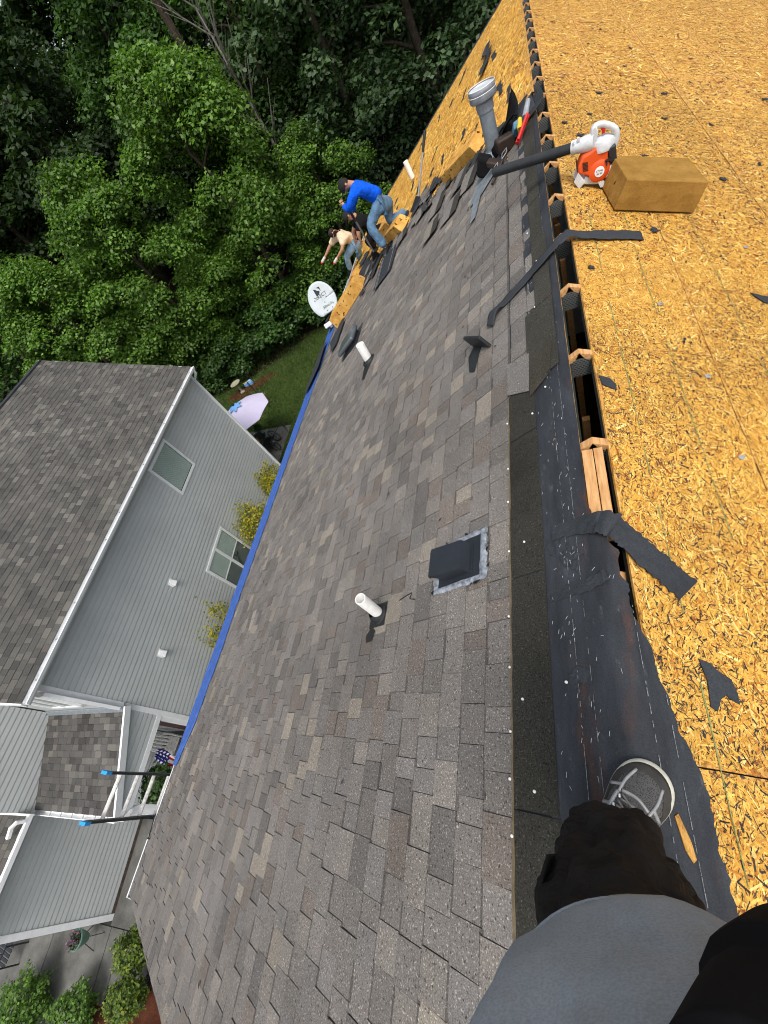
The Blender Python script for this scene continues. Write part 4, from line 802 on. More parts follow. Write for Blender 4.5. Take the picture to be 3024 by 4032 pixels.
# emblem: a D with a swoosh cut from it
M = MB(); arc = [(-.07 + .115 * math.sin(math.radians(t)), .225 + .0 + .085 * -math.cos(math.radians(t))) for t in range(0, 95, 12)]
arc2 = [(-.055 + .15 * math.sin(math.radians(t)) ** 1.0, .225 - .085 * math.cos(math.radians(t))) for t in range(110, 181, 12)]
M.add([dp(u, v, .010) for u, v in [(-.085, .31)] + [(-.085, .14)] + arc + [(.0, .235), (-.05, .30)]], [tuple(range(len(arc) + 4))])
M.add([dp(u, v, .010) for u, v in [(.075, .18), (.085, .30), (.0, .31), (.05, .27), (.07, .22)]], [(0, 1, 2, 3, 4)]); M.mk('emblem', print_m, ds, solid=.001)
for u, v in ((.12, .02), (.02, -.07), (-.03, -.27), (.13, -.27), (.2, -.2)):
    M = MB(); M.lathe(dp(u, v, .012), dn, [(.013, 0), (.010, .006), (.001, .007)], 8); M.mk('bolt', black_m, ds)
lnb = dc - e2 * .60 + dn * .30 - e1 * .16
M = MB(); M.tube([dc - e2 * .40 - dn * .05, dc - e2 * .56 + dn * .1 - e1 * .06, lnb], [.03, .03, .022], 8); M.mk('feed_arm', black_m, dt)
M = MB(); M.box(lnb, e1 * .10, e2 * .055, dn * .05); M.mk('receiver', ltgrey_m, dt, bevel=.012)
M = MB(); M.box(lnb + e1 * .05 - e2 * .04 - dn * .03, e1 * .035, e2 * .05, dn * .03); M.mk('receiver', ltgrey_m, dt, bevel=.01)
foot = LP(6.28, 9.35, .02); M = MB(); M.tube([dc - dn * .08 - e2 * .1, dc - dn * .18 - e2 * .35, foot + Vector((-.05, .05, .2)), foot], [.045, .045, .04, .04], 10); M.mk('mast', black_m, dt)
M = MB(); M.box(foot, LP(1, 0) * 0 + Vector((.09, 0, .05)), (0, .07, 0), nL * .01); M.mk('mast_foot', black_m, dt)
# ------------------------------------------------------------------ ladder at the eave
ld = thing('ladder', (-7.1, -0.85, 0.0), 'extension ladder with black rails and blue tips against the white gutter', 'ladder')
l0, l1 = Vector((-7.08, -0.53, 0.0)), Vector((-5.60, -0.565, 6.86)); r0, r1 = Vector((-7.08, -1.01, 0.0)), Vector((-5.60, -1.06, 6.86)); ldir = (l1 - l0).normalized(); lx = Vector((0, 1, 0)); lz = ldir.cross(lx).normalized()
for a, b_ in ((l0, l1), (r0, r1)):
    M = MB(); M.box((a + b_) / 2, lx * .014, lz * .038, ldir * ((b_ - a).length / 2)); M.mk('rail', dkplastic_m, ld, bevel=.004)
    M = MB(); M.box(b_ + ldir * .01, lx * .019, lz * .044, ldir * .045); M.mk('rail_tip', cyan_m, ld, bevel=.006)
k = 0
L_ = (l1 - l0).length
while k * .305 + .22 < L_:
    q = L_ - .22 - k * .305; M = MB(); M.tube([l0 + ldir * q - lx * .012, r0 + ldir * q + lx * .012], .025, 8); M.mk('rung', dirtywhite_m, ld); k += 1
# ------------------------------------------------------------------ neighbour's house
nbh = thing('neighbour_house', nb(4.5, -4, 0), 'two-storey grey vinyl-sided neighbouring house with grey shingle roof', 'house')
def nbox(M, u0, u1, n0, n1, z0, z1):
    return M.hexa([nb(u0, n0, z0), nb(u1, n0, z0), nb(u1, n1, z0), nb(u0, n1, z0), nb(u0, n0, z1), nb(u1, n0, z1), nb(u1, n1, z1), nb(u0, n1, z1)])
UF = 9.98
M = MB(); M.extr([nb(0.0, 0, 0), nb(0.0, 0, 5.98), nb(0, -4.31, 8.12), nb(0.0, -8.62, 5.98), nb(0.0, -8.62, 0)][::-1], NU * UF); wallA = M.mk('wall', siding_m, nbh)
M = MB(); M.extr([nb(-2.16, -2.95, 0), nb(-2.16, -2.95, 7.2), nb(-2.16, -8.6, 7.2), nb(-2.16, -8.6, 0)][::-1], NU * 2.13); wallB = M.mk('wall', siding_m, nbh)
M = MB(); M.extr([nb(-4.46, -2.95, 0), nb(-4.46, -2.95, 3.55), nb(-4.46, -5.8, 4.9), nb(-4.46, -8.6, 3.55), nb(-4.46, -8.6, 0)][::-1], NU * 2.28); wallC = M.mk('wall', siding_m, nbh)
def boards(par, u0, u1, n, z0, z1, ex=0.127, uf=None):
    z = z0
    while z < z1 - .02:
        a, b_ = (u0, u1) if uf is None else uf(z + ex / 2)
        cuts = [a]; 
        while cuts[-1] + 2.2 < b_: cuts.append(min(b_, cuts[-1] + random.uniform(2.0, 3.9)))
        if cuts[-1] < b_: cuts.append(b_)
        for a, b_ in zip(cuts[:-1], cuts[1:]):
            if b_ - a < .05: continue
            n0_ = n; n = n0_ + random.uniform(-.0012, .0012)
            zt = min(z + ex, z1); M = MB()
            V = [nb(a, n + .001, zt), nb(b_, n + .001, zt), nb(b_, n + .001, zt - .018), nb(a, n + .001, zt - .018), nb(a, n + .018, zt - .032), nb(b_, n + .018, zt - .032), nb(b_, n + .026, z + .006), nb(a, n + .026, z + .006), nb(a, n + .022, z), nb(b_, n + .022, z), nb(b_, n + .001, z), nb(a, n + .001, z)]
            M.add(V, [(3, 2, 1, 0), (5, 2, 3, 4), (7, 6, 5, 4), (9, 6, 7, 8), (11, 10, 9, 8)]); M.mk('siding_board', siding_m, par); n = n0_
        z += ex
boards(wallA, 0.10, UF - .06, 0, 0.18, 5.96)
boards(wallB, -2.16, -0.03, -2.95, 0.12, 7.1)
boards(wallC, -4.36, -2.16, -2.95, 0.12, 3.55)
M = MB(); nbox(M, -4.46, UF, -2.94, -2.90, 0, .13) if False else nbox(M, -4.44, 0, -2.948, -2.925, 0, .12); M.mk('foundation', plain('dark_brick', (0.10, 0.075, 0.06), .9, .1, 0, .5, 9), nbh)
for u0, u1, n1, z1, z0 in ((-0.02, 0.10, 0.034, 5.96, .1), (UF - .06, UF + .03, 0.034, 5.96, .1)):
    M = MB(); nbox(M, u0, u1, -.10, n1, z0, z1); M.mk('corner_board', white_m, nbh)
M = MB(); nbox(M, -4.50, -4.36, -3.05, -2.915, 0, 3.5); M.mk('corner_board', white_m, nbh)
M = MB(); nbox(M, -2.03, -2.0, -2.947, -2.93, 3.15, 3.2); M.mk('corner_block', white_m, nbh)
# front wall of the main block, seen edge-on, with its upstairs window
def window(u0, u1, z0, z1, cols_, rows_, fr=0.085, lower_screen=False):
    M = MB()
    for a, b_, c, d_ in ((u0 - fr, u1 + fr, z0 - fr, z0), (u0 - fr, u1 + fr, z1, z1 + fr), (u0 - fr, u0, z0, z1), (u1, u1 + fr, z0, z1)): nbox(M, a, b_, -.01, .045, c, d_)
    wn = M.mk('window', white_m, nbh)
    M = MB(); nbox(M, u0, u1, .0275, .0285, z0, z1); M.mk('window_recess', darkroom_m, wn)
    cu = [u0 + (u1 - u0) * i / cols_ for i in range(cols_ + 1)]; cz = [z0 + (z1 - z0) * i / rows_ for i in range(rows_ + 1)]
    for i in range(cols_):
        for j in range(rows_):
            sc = lower_screen and j < rows_ / 2
            M = MB(); z = cz[j] + .03
            while z < cz[j + 1] - .02: nbox(M, cu[i] + .02, cu[i + 1] - .02, .0290, .0310 if not sc else .0300, z, z + .019); z += .026
            M.mk('blind', blind_m if not sc else screen_m, wn)
            M = MB(); nbox(M, cu[i] + .015, cu[i + 1] - .015, .0335, .0355, cz[j] + .015, cz[j + 1] - .015); M.mk('pane', glass_m, wn)
    for i in range(1, cols_): M = MB(); nbox(M, cu[i] - .05, cu[i] + .05, -.005, .044, z0, z1); M.mk('mullion', white_m, wn)
    for j in range(1, rows_): M = MB(); nbox(M, u0, u1, -.004, .041, cz[j] - .02, cz[j] + .02); M.mk('meeting_rail', white_m, wn)
    return wn
window(5.92, 7.01, 4.58, 5.67, 1, 1)
window(4.11, 5.60, 1.30, 2.77, 2, 2, lower_screen=True)
M = MB(); M.tube([nb(4.9, .045, 1.5), nb(5.0, .045, 1.75), nb(5.1, .045, 1.85), nb(5.05, .045, 2.0)], .012, 5); M.tube([nb(5.1, .045, 1.85), nb(5.25, .045, 1.9)], .01, 5); M.mk('window_ornament', black_m, nbh)
for u, z in ((3.22, 3.82), (1.38, 3.40)):
    M = MB(); nbox(M, u - .10, u + .10, 0, .032, z - .10, z + .10); vh = M.mk('dryer_vent', white_m, nbh)
    M = MB(); M.hexa([nb(u - .085, .02, z - .085), nb(u + .085, .02, z - .085), nb(u + .085, .12, z - .085), nb(u - .085, .12, z - .085), nb(u - .06, .02, z + .08), nb(u + .06, .02, z + .08), nb(u + .06, .05, z + .08), nb(u - .06, .05, z + .08)]); M.mk('vent_hood', white_m, vh, bevel=.008)
# roof
aN = math.atan(0.504); ge, gz = 0.27, 6.09; RW = 4.58 / math.cos(aN)
def NP(s, u, h=0.0): # s measured from the ridge down towards us
    return nb(u, ge - 4.58 + s * math.cos(aN), gz + 4.58 * .504 - s * math.sin(aN)) + (NN * math.sin(aN) + Vector((0, 0, math.cos(aN)))) * h
def NP2(s, u, h=0.0): return nb(u, ge - 4.58 - s * math.cos(aN), gz + 4.58 * .504 - s * math.sin(aN)) + (-NN * math.sin(aN) + Vector((0, 0, math.cos(aN)))) * h
M = MB()
for P in (NP, NP2): M.hexa([P(0, -.3, -.1), P(RW, -.3, -.1), P(RW, 10.0, -.1), P(0, 10.0, -.1), P(0, -.3, 0), P(RW, -.3, 0), P(RW, 10.0, 0), P(0, 10.0, 0)])
nroof = M.mk('roof', felt_m, nbh)
NS_PAL = [((0.088, 0.085, 0.077), 34), ((0.076, 0.074, 0.068), 26), ((0.106, 0.102, 0.091), 16), ((0.130, 0.124, 0.108), 8), ((0.088, 0.080, 0.073), 6), ((0.062, 0.060, 0.056), 12)]
nex = 0.1429; ncour = [RW + .01 - nex * k for k in range(0, int(RW / nex))]
field(NP, ncour, lambda s, k: (-.32, 10.02), nex, [.12, .16, .2, .24], NS_PAL, shingle_far_m, nroof, 290, gap=.006, thick=(.008, .014))
M = MB(); M.hexa([NP(.14, -.3, .01), NP(.14, 10, .01), NP2(.14, 10, .01), NP2(.14, -.3, .01), NP(.12, -.3, .05), NP(.12, 10, .05), NP2(.12, 10, .05), NP2(.12, -.3, .05)]); M.mk('ridge_vent', band_m, nroof).data.materials[0] = felt_m
M = MB(); nbox(M, -.3, 10.0, .0, .26, 5.93, 5.96); M.mk('soffit', white_m, nbh)
M = MB(); prof = [(.275, 6.06), (.28, 5.97), (.33, 5.95), (.375, 6.0), (.39, 6.06), (.375, 6.065)]
M.grid([[nb(u, n, z) for n, z in prof] for u in (-.32, 3, 6, 10.02)]); M.add([nb(-.32, n, z) for n, z in prof[:5]], [(0, 1, 2, 3, 4)]); M.add([nb(10.02, n, z) for n, z in prof[:5]], [(4, 3, 2, 1, 0)])
ngut = M.mk('gutter', white_m, nbh, solid=.004)
for i in range(13): M = MB(); nbox(M, .1 + .8 * i, .13 + .8 * i, .28, .385, 6.05, 6.058); M.mk('gutter_hanger', cap_m, ngut)
M = MB(); nbox(M, -.3, 10.0, .24, .274, 5.93, 6.08); M.mk('fascia', white_m, nbh)
for us, ue in ((-.34, -.3), (10.0, 10.04)):
    M = MB(); M.hexa([NP(0, us, -.2), NP(RW, us, -.2), NP(RW, ue, -.2), NP(0, ue, -.2), NP(0, us, -.012), NP(RW, us, -.012), NP(RW, ue, -.012), NP(0, ue, -.012)]); M.mk('rake_board', white_m, nbh)
def downspout(pts, r=.04):
    M = MB(); M.tube([nb(*p) for p in pts], r, 4); return M.mk('downspout', white_m, nbh)
downspout([(9.93, .33, 5.97), (9.93, .30, 5.85), (9.93, .06, 5.65), (9.93, .06, .2)], .045)
downspout([(-.12, .30, 5.97), (-.12, .2, 5.85), (-.06, .06, 5.7), (-.05, .06, 4.0)], .05)
# main front wall window
M = MB()
for n0, n1, z0, z1 in ((-1.9, -.7, 5.55, 5.63), (-1.9, -.7, 4.35, 4.43), (-1.9, -1.82, 4.35, 5.63), (-.78, -.7, 4.35, 5.63), (-1.34, -1.28, 4.35, 5.63)): nbox(M, -.05, -.001, n0, n1, z0, z1)
fw = M.mk('window', white_m, nbh); M = MB(); nbox(M, -.02, -.003, -1.82, -.78, 4.43, 5.55); M.mk('pane', screen_m, fw)
# porch
pz0, pz1, pu1 = 3.88, 3.20, -2.08; aP = math.atan((pz0 - pz1) / -pu1); PW_ = -pu1 / math.cos(aP)
def PP(s, n, h=0.0): return nb(-s * math.cos(aP), n, pz0 - s * math.sin(aP)) + (-NU * math.sin(aP) + Vector((0, 0, math.cos(aP)))) * h
M = MB(); M.hexa([PP(0, -2.94, -.08), PP(PW_, -2.94, -.08), PP(PW_, .06, -.08), PP(0, .06, -.08), PP(0, -2.94, 0), PP(PW_, -2.94, 0), PP(PW_, .06, 0), PP(0, .06, 0)]); pr = M.mk('porch_roof', felt_m, nbh)
PS_PAL = [((0.080, 0.077, 0.073), 30), ((0.064, 0.062, 0.059), 22), ((0.099, 0.094, 0.085), 16), ((0.122, 0.114, 0.102), 7), ((0.048, 0.044, 0.042), 10)]
field(PP, [PW_ + .01 - .1429 * k for k in range(0, int(PW_ / .1429) + 1)], lambda s, k: (-2.94, .06), .1429, [.14, .18, .22, .26], PS_PAL, shingle_far_m, pr, 290, gap=.005)
M = MB(); M.hexa([PP(-.02, .06, -.13), PP(PW_ + .05, .06, -.13), PP(PW_ + .05, .10, -.13), PP(-.02, .10, -.13), PP(-.02, .06, .03), PP(PW_ + .05, .06, .03), PP(PW_ + .05, .12, .03), PP(-.02, .12, .03)]); M.mk('rake_board', white_m, nbh)
M = MB(); M.hexa([PP(-.02, -2.93, .005), PP(.10, -2.93, .02), PP(.10, .05, .02), PP(-.02, .05, .005), PP(-.02, -2.93, .10), PP(.01, -2.93, .10), PP(.01, .05, .10), PP(-.02, .05, .10)]); M.mk('wall_flashing', grey_metal_m, nbh)
M = MB(); prof = [(0, 3.19), (-.005, 3.10), (-.06, 3.08), (-.11, 3.13), (-.115, 3.19), (-.10, 3.195)]; M.grid([[nb(pu1 + u, n, z) for u, z in prof] for n in (-2.92, -1.5, .10)]); M.add([nb(pu1 + u, .10, z) for u, z in prof[:5]], [(0, 1, 2, 3, 4)]); pg = M.mk('porch_gutter', white_m, nbh, solid=.004)
for i in range(7): M = MB(); nbox(M, pu1 - .11, pu1, -2.7 + .42 * i, -2.68 + .42 * i, 3.184, 3.19); M.mk('gutter_hanger', cap_m, pg)
downspout([(pu1 - .06, .02, 3.1), (pu1 - .05, .10, 3.0), (pu1 + .12, .10, 2.85), (pu1 + .2, .08, 2.7), (pu1 + .2, .08, .2)], .045)
# gable infill of the porch
M = MB(); M.extr([nb(-.02, -.08, 2.9), nb(pu1 + .02, -.08, 2.9), nb(pu1 + .02, -.08, 3.1), nb(-.02, -.08, 3.72)], NN * .08); wallD = M.mk('wall', siding_m, nbh)
boards(wallD, 0, 0, 0, 2.93, 3.75, .127, lambda z: (pu1 + max(0.02, (z - 3.0) / .68 * 2.0), -.02))
M = MB(); nbox(M, pu1, -.02, -.14, .036, 2.80, 2.93); M.mk('porch_beam', white_m, nbh)
M = MB(); nbox(M, pu1 + .02, pu1 + .20, -.2, .0, .15, 2.80); M.mk('porch_post', white_m, nbh, bevel=.01)
M = MB(); nbox(M, -.12, -.02, -.12, .025, .15, 2.80); M.mk('porch_post', white_m, nbh)
M = MB(); nbox(M, pu1, 0, -2.9, -.02, 0, .15); M.mk('porch_floor', concrete_m, nbh)
M = MB(); nbox(M, -.03, -.012, -1.6, -.6, .2, 2.3); dr = M.mk('front_door', plain('dark_red_door', (.10, .025, .02), .5, .4), nbh)
# garage roof
aG = math.atan(.45)
def GP(s, u, h=0.0): return nb(u, -5.8 + s * math.cos(aG), 4.85 - s * math.sin(aG)) + (NN * math.sin(aG) + Vector((0, 0, math.cos(aG)))) * h
GW = 3.1 / math.cos(aG)
M = MB(); M.hexa([GP(0, -4.75, -.08), GP(GW, -4.75, -.08), GP(GW, -2.2, -.08), GP(0, -2.2, -.08), GP(0, -4.75, 0), GP(GW, -4.75, 0), GP(GW, -2.2, 0), GP(0, -2.2, 0)]); gr = M.mk('garage_roof', felt_m, nbh)
field(GP, [GW + .01 - .1429 * k for k in range(0, 23)], lambda s, k: (-4.75, -2.2), .1429, [.14, .18, .22, .26], NS_PAL, shingle_far_m, gr, 40)
M = MB(); nbox(M, -4.75, -2.16, -2.70, -2.60, 3.36, 3.46); M.mk('gutter', white_m, nbh); M = MB(); M.hexa([GP(0, -2.2, -.12), GP(GW + .1, -2.2, -.12), GP(GW + .1, -2.16, -.12), GP(0, -2.16, -.12), GP(0, -2.2, .03), GP(GW + .1, -2.2, .03), GP(GW + .1, -2.16, .03), GP(0, -2.16, .03)]); M.mk('rake_board', white_m, nbh)
downspout([(-2.3, -2.62, 3.5), (-2.32, -2.62, 3.66), (-2.42, -2.66, 3.7), (-2.62, -2.75, 3.62)], .05)
# ------------------------------------------------------------------ front yard
dw = sheet('driveway', [tuple(nb(u, n, 0)[:2]) for u, n in ((-14, -8.6), (-2.4, -8.6), (-2.4, -1.05), (-5.55, -1.1), (-6.0, -2.0), (-6.7, -3.2), (-14, -3.2))], 0.006, darkroom_m)
SL = [(-4.60, -2.3, -2.92, -1.98), (-4.60, -2.3, -1.96, -.95), (-5.6, -4.62, -2.38, -1.05), (-5.95, -4.62, -2.86, -2.40), (-6.6, -4.62, -5.1, -2.88), (-6.6, -4.62, -8.6, -5.12), (-9.6, -6.62, -5.1, -3.0), (-9.6, -6.62, -8.6, -5.12)]
for u0, u1, n0, n1 in SL:
    M = MB(); nbox(M, u0, u1, n0, n1, -.02, .03); M.mk('concrete_slab', concrete_m, dw, bevel=.006)
sheet('mulch_bed', [tuple(nb(u, n, 0)[:2]) for u, n in ((-3.9, -.95), (-4.3, .0), (-6.2, .45), (-8.5, .2), (-8.5, -2.8), (-6.62, -3.0), (-5.97, -2.88), (-5.62, -1.04), (-4.6, -1.0))], 0.02, mulch_m)
fp = thing('flower_pot', (-13.1, -4.95, .03), 'green glazed flower pot on a wire stand on the driveway', 'flower pot')
M = MB(); M.lathe((-13.1, -4.95, .30), (0, 0, 1), [(.10, 0), (.15, .1), (.19, .2), (.21, .27), (.225, .27), (.225, .30), (.19, .30), (.18, .22), (.001, .22)], 22); sm(M.mk('pot', greenpot_m, fp))
for i in range(4):
    a = i * 1.57 + .4; M = MB(); M.tube([(-13.1 + .3 * math.cos(a), -4.95 + .3 * math.sin(a), .03), (-13.1 + .12 * math.cos(a), -4.95 + .12 * math.sin(a), .31)], .01, 5); M.mk('stand_leg', black_m, fp)
bn = thing('garden_bench', (-16.1, -5.9, .03), 'dark metal bench at the left edge of the driveway', 'bench')
for i in range(5): M = MB(); M.abox(-16.6, -15.7, -6.2 + .1 * i, -6.13 + .1 * i, .43, .45); M.mk('seat_slat', black_m, bn)
for x in (-16.55, -15.75):
    for y in (-6.2, -5.75): M = MB(); M.tube([(x, y, .03), (x, y, .62)], .02, 6); M.mk('leg', black_m, bn)
    M = MB(); M.tube([(x, -6.22, .62), (x, -5.7, .62)], .018, 6); M.mk('arm', black_m, bn)
# ------------------------------------------------------------------ porch things
ch = thing('porch_chair', (-12.35, -.40, .15), 'cream plastic chair on the neighbour porch', 'chair')
cx, cy = -12.25, -.42
M = MB(); M.abox(cx - .25, cx + .22, cy - .23, cy + .23, .55, .58); sm(M.mk('seat', dirtywhite_m, ch, bevel=.012))
for i in range(5):
    y = cy - .18 + .09 * i; M = MB(); M.tube([(cx - .22, y, .57), (cx - .28, y, .8), (cx - .36, y * .96 + cy * .04, 1.04)], .034, 6); M.mk('back_slat', dirtywhite_m, ch)
M = MB(); M.tube(cr([(cx - .24, cy - .26, .6), (cx - .34, cy - .2, .98), (cx - .38, cy, 1.08), (cx - .34, cy + .2, .98), (cx - .24, cy + .26, .6)], 5), .024, 7); M.mk('back_frame', dirtywhite_m, ch)
for sy in (-1, 1):
    M = MB(); M.tube(cr([(cx - .26, cy + sy * .26, .80), (cx + .05, cy + sy * .28, .82), (cx + .22, cy + sy * .27, .76), (cx + .24, cy + sy * .25, .16)], 5), .026, 7); M.mk('arm', dirtywhite_m, ch)
    M = MB(); M.tube([(cx - .24, cy + sy * .23, .57), (cx - .30, cy + sy * .25, .16)], .024, 7); M.mk('leg', dirtywhite_m, ch)
fg = thing('garden_flag', nb(-.95, -.3, 2.3), 'furled stars and stripes flag hanging at the porch', 'flag')
M = MB(); rows_ = []; F0 = nb(-.82, -.10, 2.52); F1 = nb(-1.05, .12, 1.75)
for i in range(19):
    k = i / 18; c = F0.lerp(F1, k); wv = .10 + .05 * math.sin(k * 5); rows_.append([c + NU * (v * wv) + NN * (.035 * math.sin(v * 9 + k * 3)) for v in np.linspace(-1, 1, 9)])
M.grid(rows_); nf = len(M.F)
M.C = [((0.02, 0.02, 0.16) if (i // 8) < 8 and not ((i // 8) % 2 == 0 and (i % 8) % 2 == 0) else (0.7, 0.7, 0.72) if (i // 8) < 8 else ((0.55, 0.03, 0.04) if (i % 8) % 4 < 2 else (0.7, 0.68, 0.66))) for i in range(nf)]
M.mk('cloth', vcol_m, fg, smooth=True); M = MB(); M.tube([nb(-.72, -.2, 2.75), nb(-1.1, .18, 1.6)], .012, 6); M.mk('pole', white_m, fg)
# ------------------------------------------------------------------ back yard
pt_ = sheet('patio', [(-17.5, 14.15), (-12.85, 13.72), (-12.75, 10.3), (-17.5, 10.6)], .005, concrete_m)
M = MB(); M.extr([(-17.4, 14.1, .0), (-12.9, 13.7, .0), (-12.8, 10.4, 0), (-17.4, 10.7, 0)], (0, 0, .05)); M.mk('concrete_slab', concrete_m, pt_, bevel=.01)
um = thing('patio_umbrella', (-13.62, 12.55, .05), 'lavender patio umbrella with a blue flower-shaped top in the back yard', 'umbrella')
uc = Vector((-13.62, 12.55, 2.72)); rim = 1.42; R8 = []
M = MB(); ns = 8; sub = 6; rows_ = []
for i in range(7):
    rr = i / 6; row = []
    for j in range(ns * sub + 1):
        a = 2 * math.pi * j / (ns * sub) + .3; q = (j % sub) / sub; sag = 1 - .07 * math.sin(q * math.pi) * rr
        row.append(uc + Vector((math.cos(a) * rim * rr * sag, math.sin(a) * rim * rr * sag, -.52 * rr - .06 * rr * rr + .03 * math.sin(q * math.pi) * rr)))
    rows_.append(row)
M.grid(rows_); M.mk('canopy', lav_m, um, solid=.006)
for j in range(8):
    a = 2 * math.pi * j / 8 + .3; M = MB(); M.tube([uc + Vector((0, 0, -.06)), uc + Vector((math.cos(a) * rim, math.sin(a) * rim, -.61))], .012, 5); M.mk('rib', black_m, um)
M = MB(); fl_ = [uc + Vector(((.30 + .07 * math.cos(6 * a)) * math.cos(a), (.30 + .07 * math.cos(6 * a)) * math.sin(a), -.055 - .02 * math.cos(6 * a))) for a in np.linspace(0, 6.283, 49)[:-1]]
M.add(fl_ + [uc + Vector((0, 0, .06))], [(i, (i + 1) % 48, 48) for i in range(48)]); M.mk('flower_vent', bluecloth_m, um, solid=.006)
M = MB(); M.lathe(uc + Vector((0, 0, .04)), (0, 0, 1), [(.055, 0), (.055, .06), (.001, .08)], 10); M.mk('finial', black_m, um)
M = MB(); M.tube([(-13.62, 12.55, .05), uc], .022, 8); M.mk('pole', black_m, um)
def lattice_chair(x, y, rz, label):
    t = thing('patio_chair', (x, y, .05), label, 'chair', 'black lattice patio chairs'); c, s_ = math.cos(rz), math.sin(rz)
    def q(a, b_, z): return (x + a * c - b_ * s_, y + a * s_ + b_ * c, z + .05)
    M = MB()
    for i in range(7):
        k = -.21 + .07 * i; M.tube([q(k, -.22, .44), q(k, .2, .44)], .008, 4); M.tube([q(-.22, k, .44), q(.22, k, .44)], .008, 4)
    M.mk('seat', black_m, t)
    M = MB()
    for i in range(6):
        k = -.25 + .1 * i; M.tube([q(max(-.22, k - .2), .21, .48 + .05 * max(0, -(k - .2) - .22)), q(min(.22, k + .2), .27, .93)], .009, 4); M.tube([q(min(.22, k + .2), .21, .48), q(max(-.22, k - .2), .27, .93)], .009, 4)
    M.tube(cr([q(-.24, .2, .44), q(-.25, .25, .75), q(-.15, .28, .97), q(0, .29, 1.02), q(.15, .28, .97), q(.25, .25, .75), q(.24, .2, .44)], 4), .016, 6); M.mk('backrest', black_m, t)
    for a, b_ in ((-.22, -.22), (.22, -.22), (-.22, .2), (.22, .2)): M = MB(); M.tube([q(a, b_, .45), q(a * 1.15, b_ * 1.15, 0)], .017, 6); M.mk('leg', black_m, t)
    for a in (-.25, .25): M = MB(); M.tube(cr([q(a, .22, .66), q(a * 1.1, 0, .68), q(a, -.22, .64), q(a, -.22, .45)], 4), .016, 6); M.mk('arm', black_m, t)
lattice_chair(-14.55, 12.9, .5, 'black lattice patio chair next to the umbrella')
lattice_chair(-13.45, 11.95, -2.2, 'black lattice patio chair by the wheeled cart')
tb_ = thing('patio_table', (-13.95, 12.35, .05), 'round black patio table with pots beneath the umbrella', 'table')
M = MB(); M.lathe((-13.95, 12.35, .72), (0, 0, 1), [(.52, 0), (.54, .02), (.001, .03)], 28); M.mk('top', black_m, tb_)
for i in range(4): a = i * 1.57; M = MB(); M.tube([(-13.95 + .3 * math.cos(a), 12.35 + .3 * math.sin(a), .72), (-13.95 + .42 * math.cos(a), 12.35 + .42 * math.sin(a), .05)], .02, 6); M.mk('leg', black_m, tb_)
for (x, y, mt, lb) in ((-13.75, 12.15, terracotta_m, 'small terracotta pot on the patio table'), (-13.7, 12.75, cap_m, 'grey metal bucket on the patio table')):
    M = MB(); M.lathe((x, y, .75), (0, 0, 1), [(.001, 0), (.08, 0), (.11, .17), (.125, .17), (.125, .21), (.10, .21), (.09, .15), (.001, .15)], 16); o = sm(M.mk('pot', mt, None)); tag(o, lb, 'pot', 'pots on the patio table')
wc = thing('garden_cart', (-13.0, 12.1, .05), 'black wheeled garden cart at the patio edge', 'cart')
for y, rr in ((12.05, .34), (12.75, .34)):
    M = MB(); ctr = Vector((-12.98 - (y - 12.05) * .4, y, .40)); M.tube([ctr + Vector((math.cos(a) * rr * .9, -math.cos(a) * .15 * rr, math.sin(a) * rr)) for a in np.linspace(0, 6.283, 29)], .022, 7)
    for i in range(4): a = i * 1.57 + .4; M.tube([ctr, ctr + Vector((math.cos(a) * rr * .9, -math.cos(a) * .15 * rr, math.sin(a) * rr))], .014, 5)
    M.mk('wheel', black_m, wc)
M = MB(); M.abox(-13.7, -13.2, 12.15, 12.65, .42, .50); M.mk('bed', black_m, wc, bevel=.01)
M = MB(); M.tube([(-13.3, 12.4, .46), (-12.75, 13.1, .75), (-12.6, 13.3, .75)], .018, 6); M.tube([(-12.75, 13.1, .75), (-12.55, 12.95, .05)], .016, 6); M.tube([(-12.75, 13.1, .75), (-13.0, 13.5, .05)], .016, 6); M.mk('handle', black_m, wc)
bb = thing('birdbath', (-18.05, 18.0, 0), 'pale stone birdbath on the lawn behind the umbrella', 'birdbath')
M = MB(); M.lathe((-18.05, 18.0, 0), (0, 0, 1), [(.17, 0), (.15, .06), (.07, .12), (.06, .5), (.09, .58)], 16); sm(M.mk('pedestal', stone_m, bb))
M = MB(); M.lathe((-18.05, 18.0, .56), (0, 0, 1), [(.06, 0), (.28, .07), (.33, .12), (.34, .14), (.30, .13), (.2, .07), (.001, .06)], 24); sm(M.mk('bowl', stone_m, bb))
bf = thing('bird_feeder', (-15.0, 15.67, 0), 'blue bird feeder on a thin black pole on the lawn', 'bird feeder')
M = MB(); M.tube([(-15.0, 15.67, 0), (-15.0, 15.67, 1.85)], .022, 6); M.mk('pole', black_m, bf)
for dx, dy in ((-.16, 0), (.14, .03), (0, .16)):
    M = MB(); M.box((-15.0 + dx, 15.67 + dy, 1.72), (.09, .02, 0), (-.02, .08, 0), (0, 0, .09)); M.mk('feeder_box', bluecloth_m, bf, bevel=.02)
M = MB(); M.tube([(-15.25, 15.6, 1.86), (-14.78, 15.72, 1.86)], .014, 5); M.mk('crossbar', yellow_m, bf)
sheet('mulch_bed', [(-19.2, 17.5), (-18.0, 17.3), (-16.4, 18.1), (-15.6, 18.8), (-16.2, 19.0), (-17.6, 18.6), (-19.0, 18.2)], .012, mulch_m)
shd = thing('shed', (-28.5, 23.0, 0), 'grey plank shed half hidden in the trees beyond the lawn', 'shed')
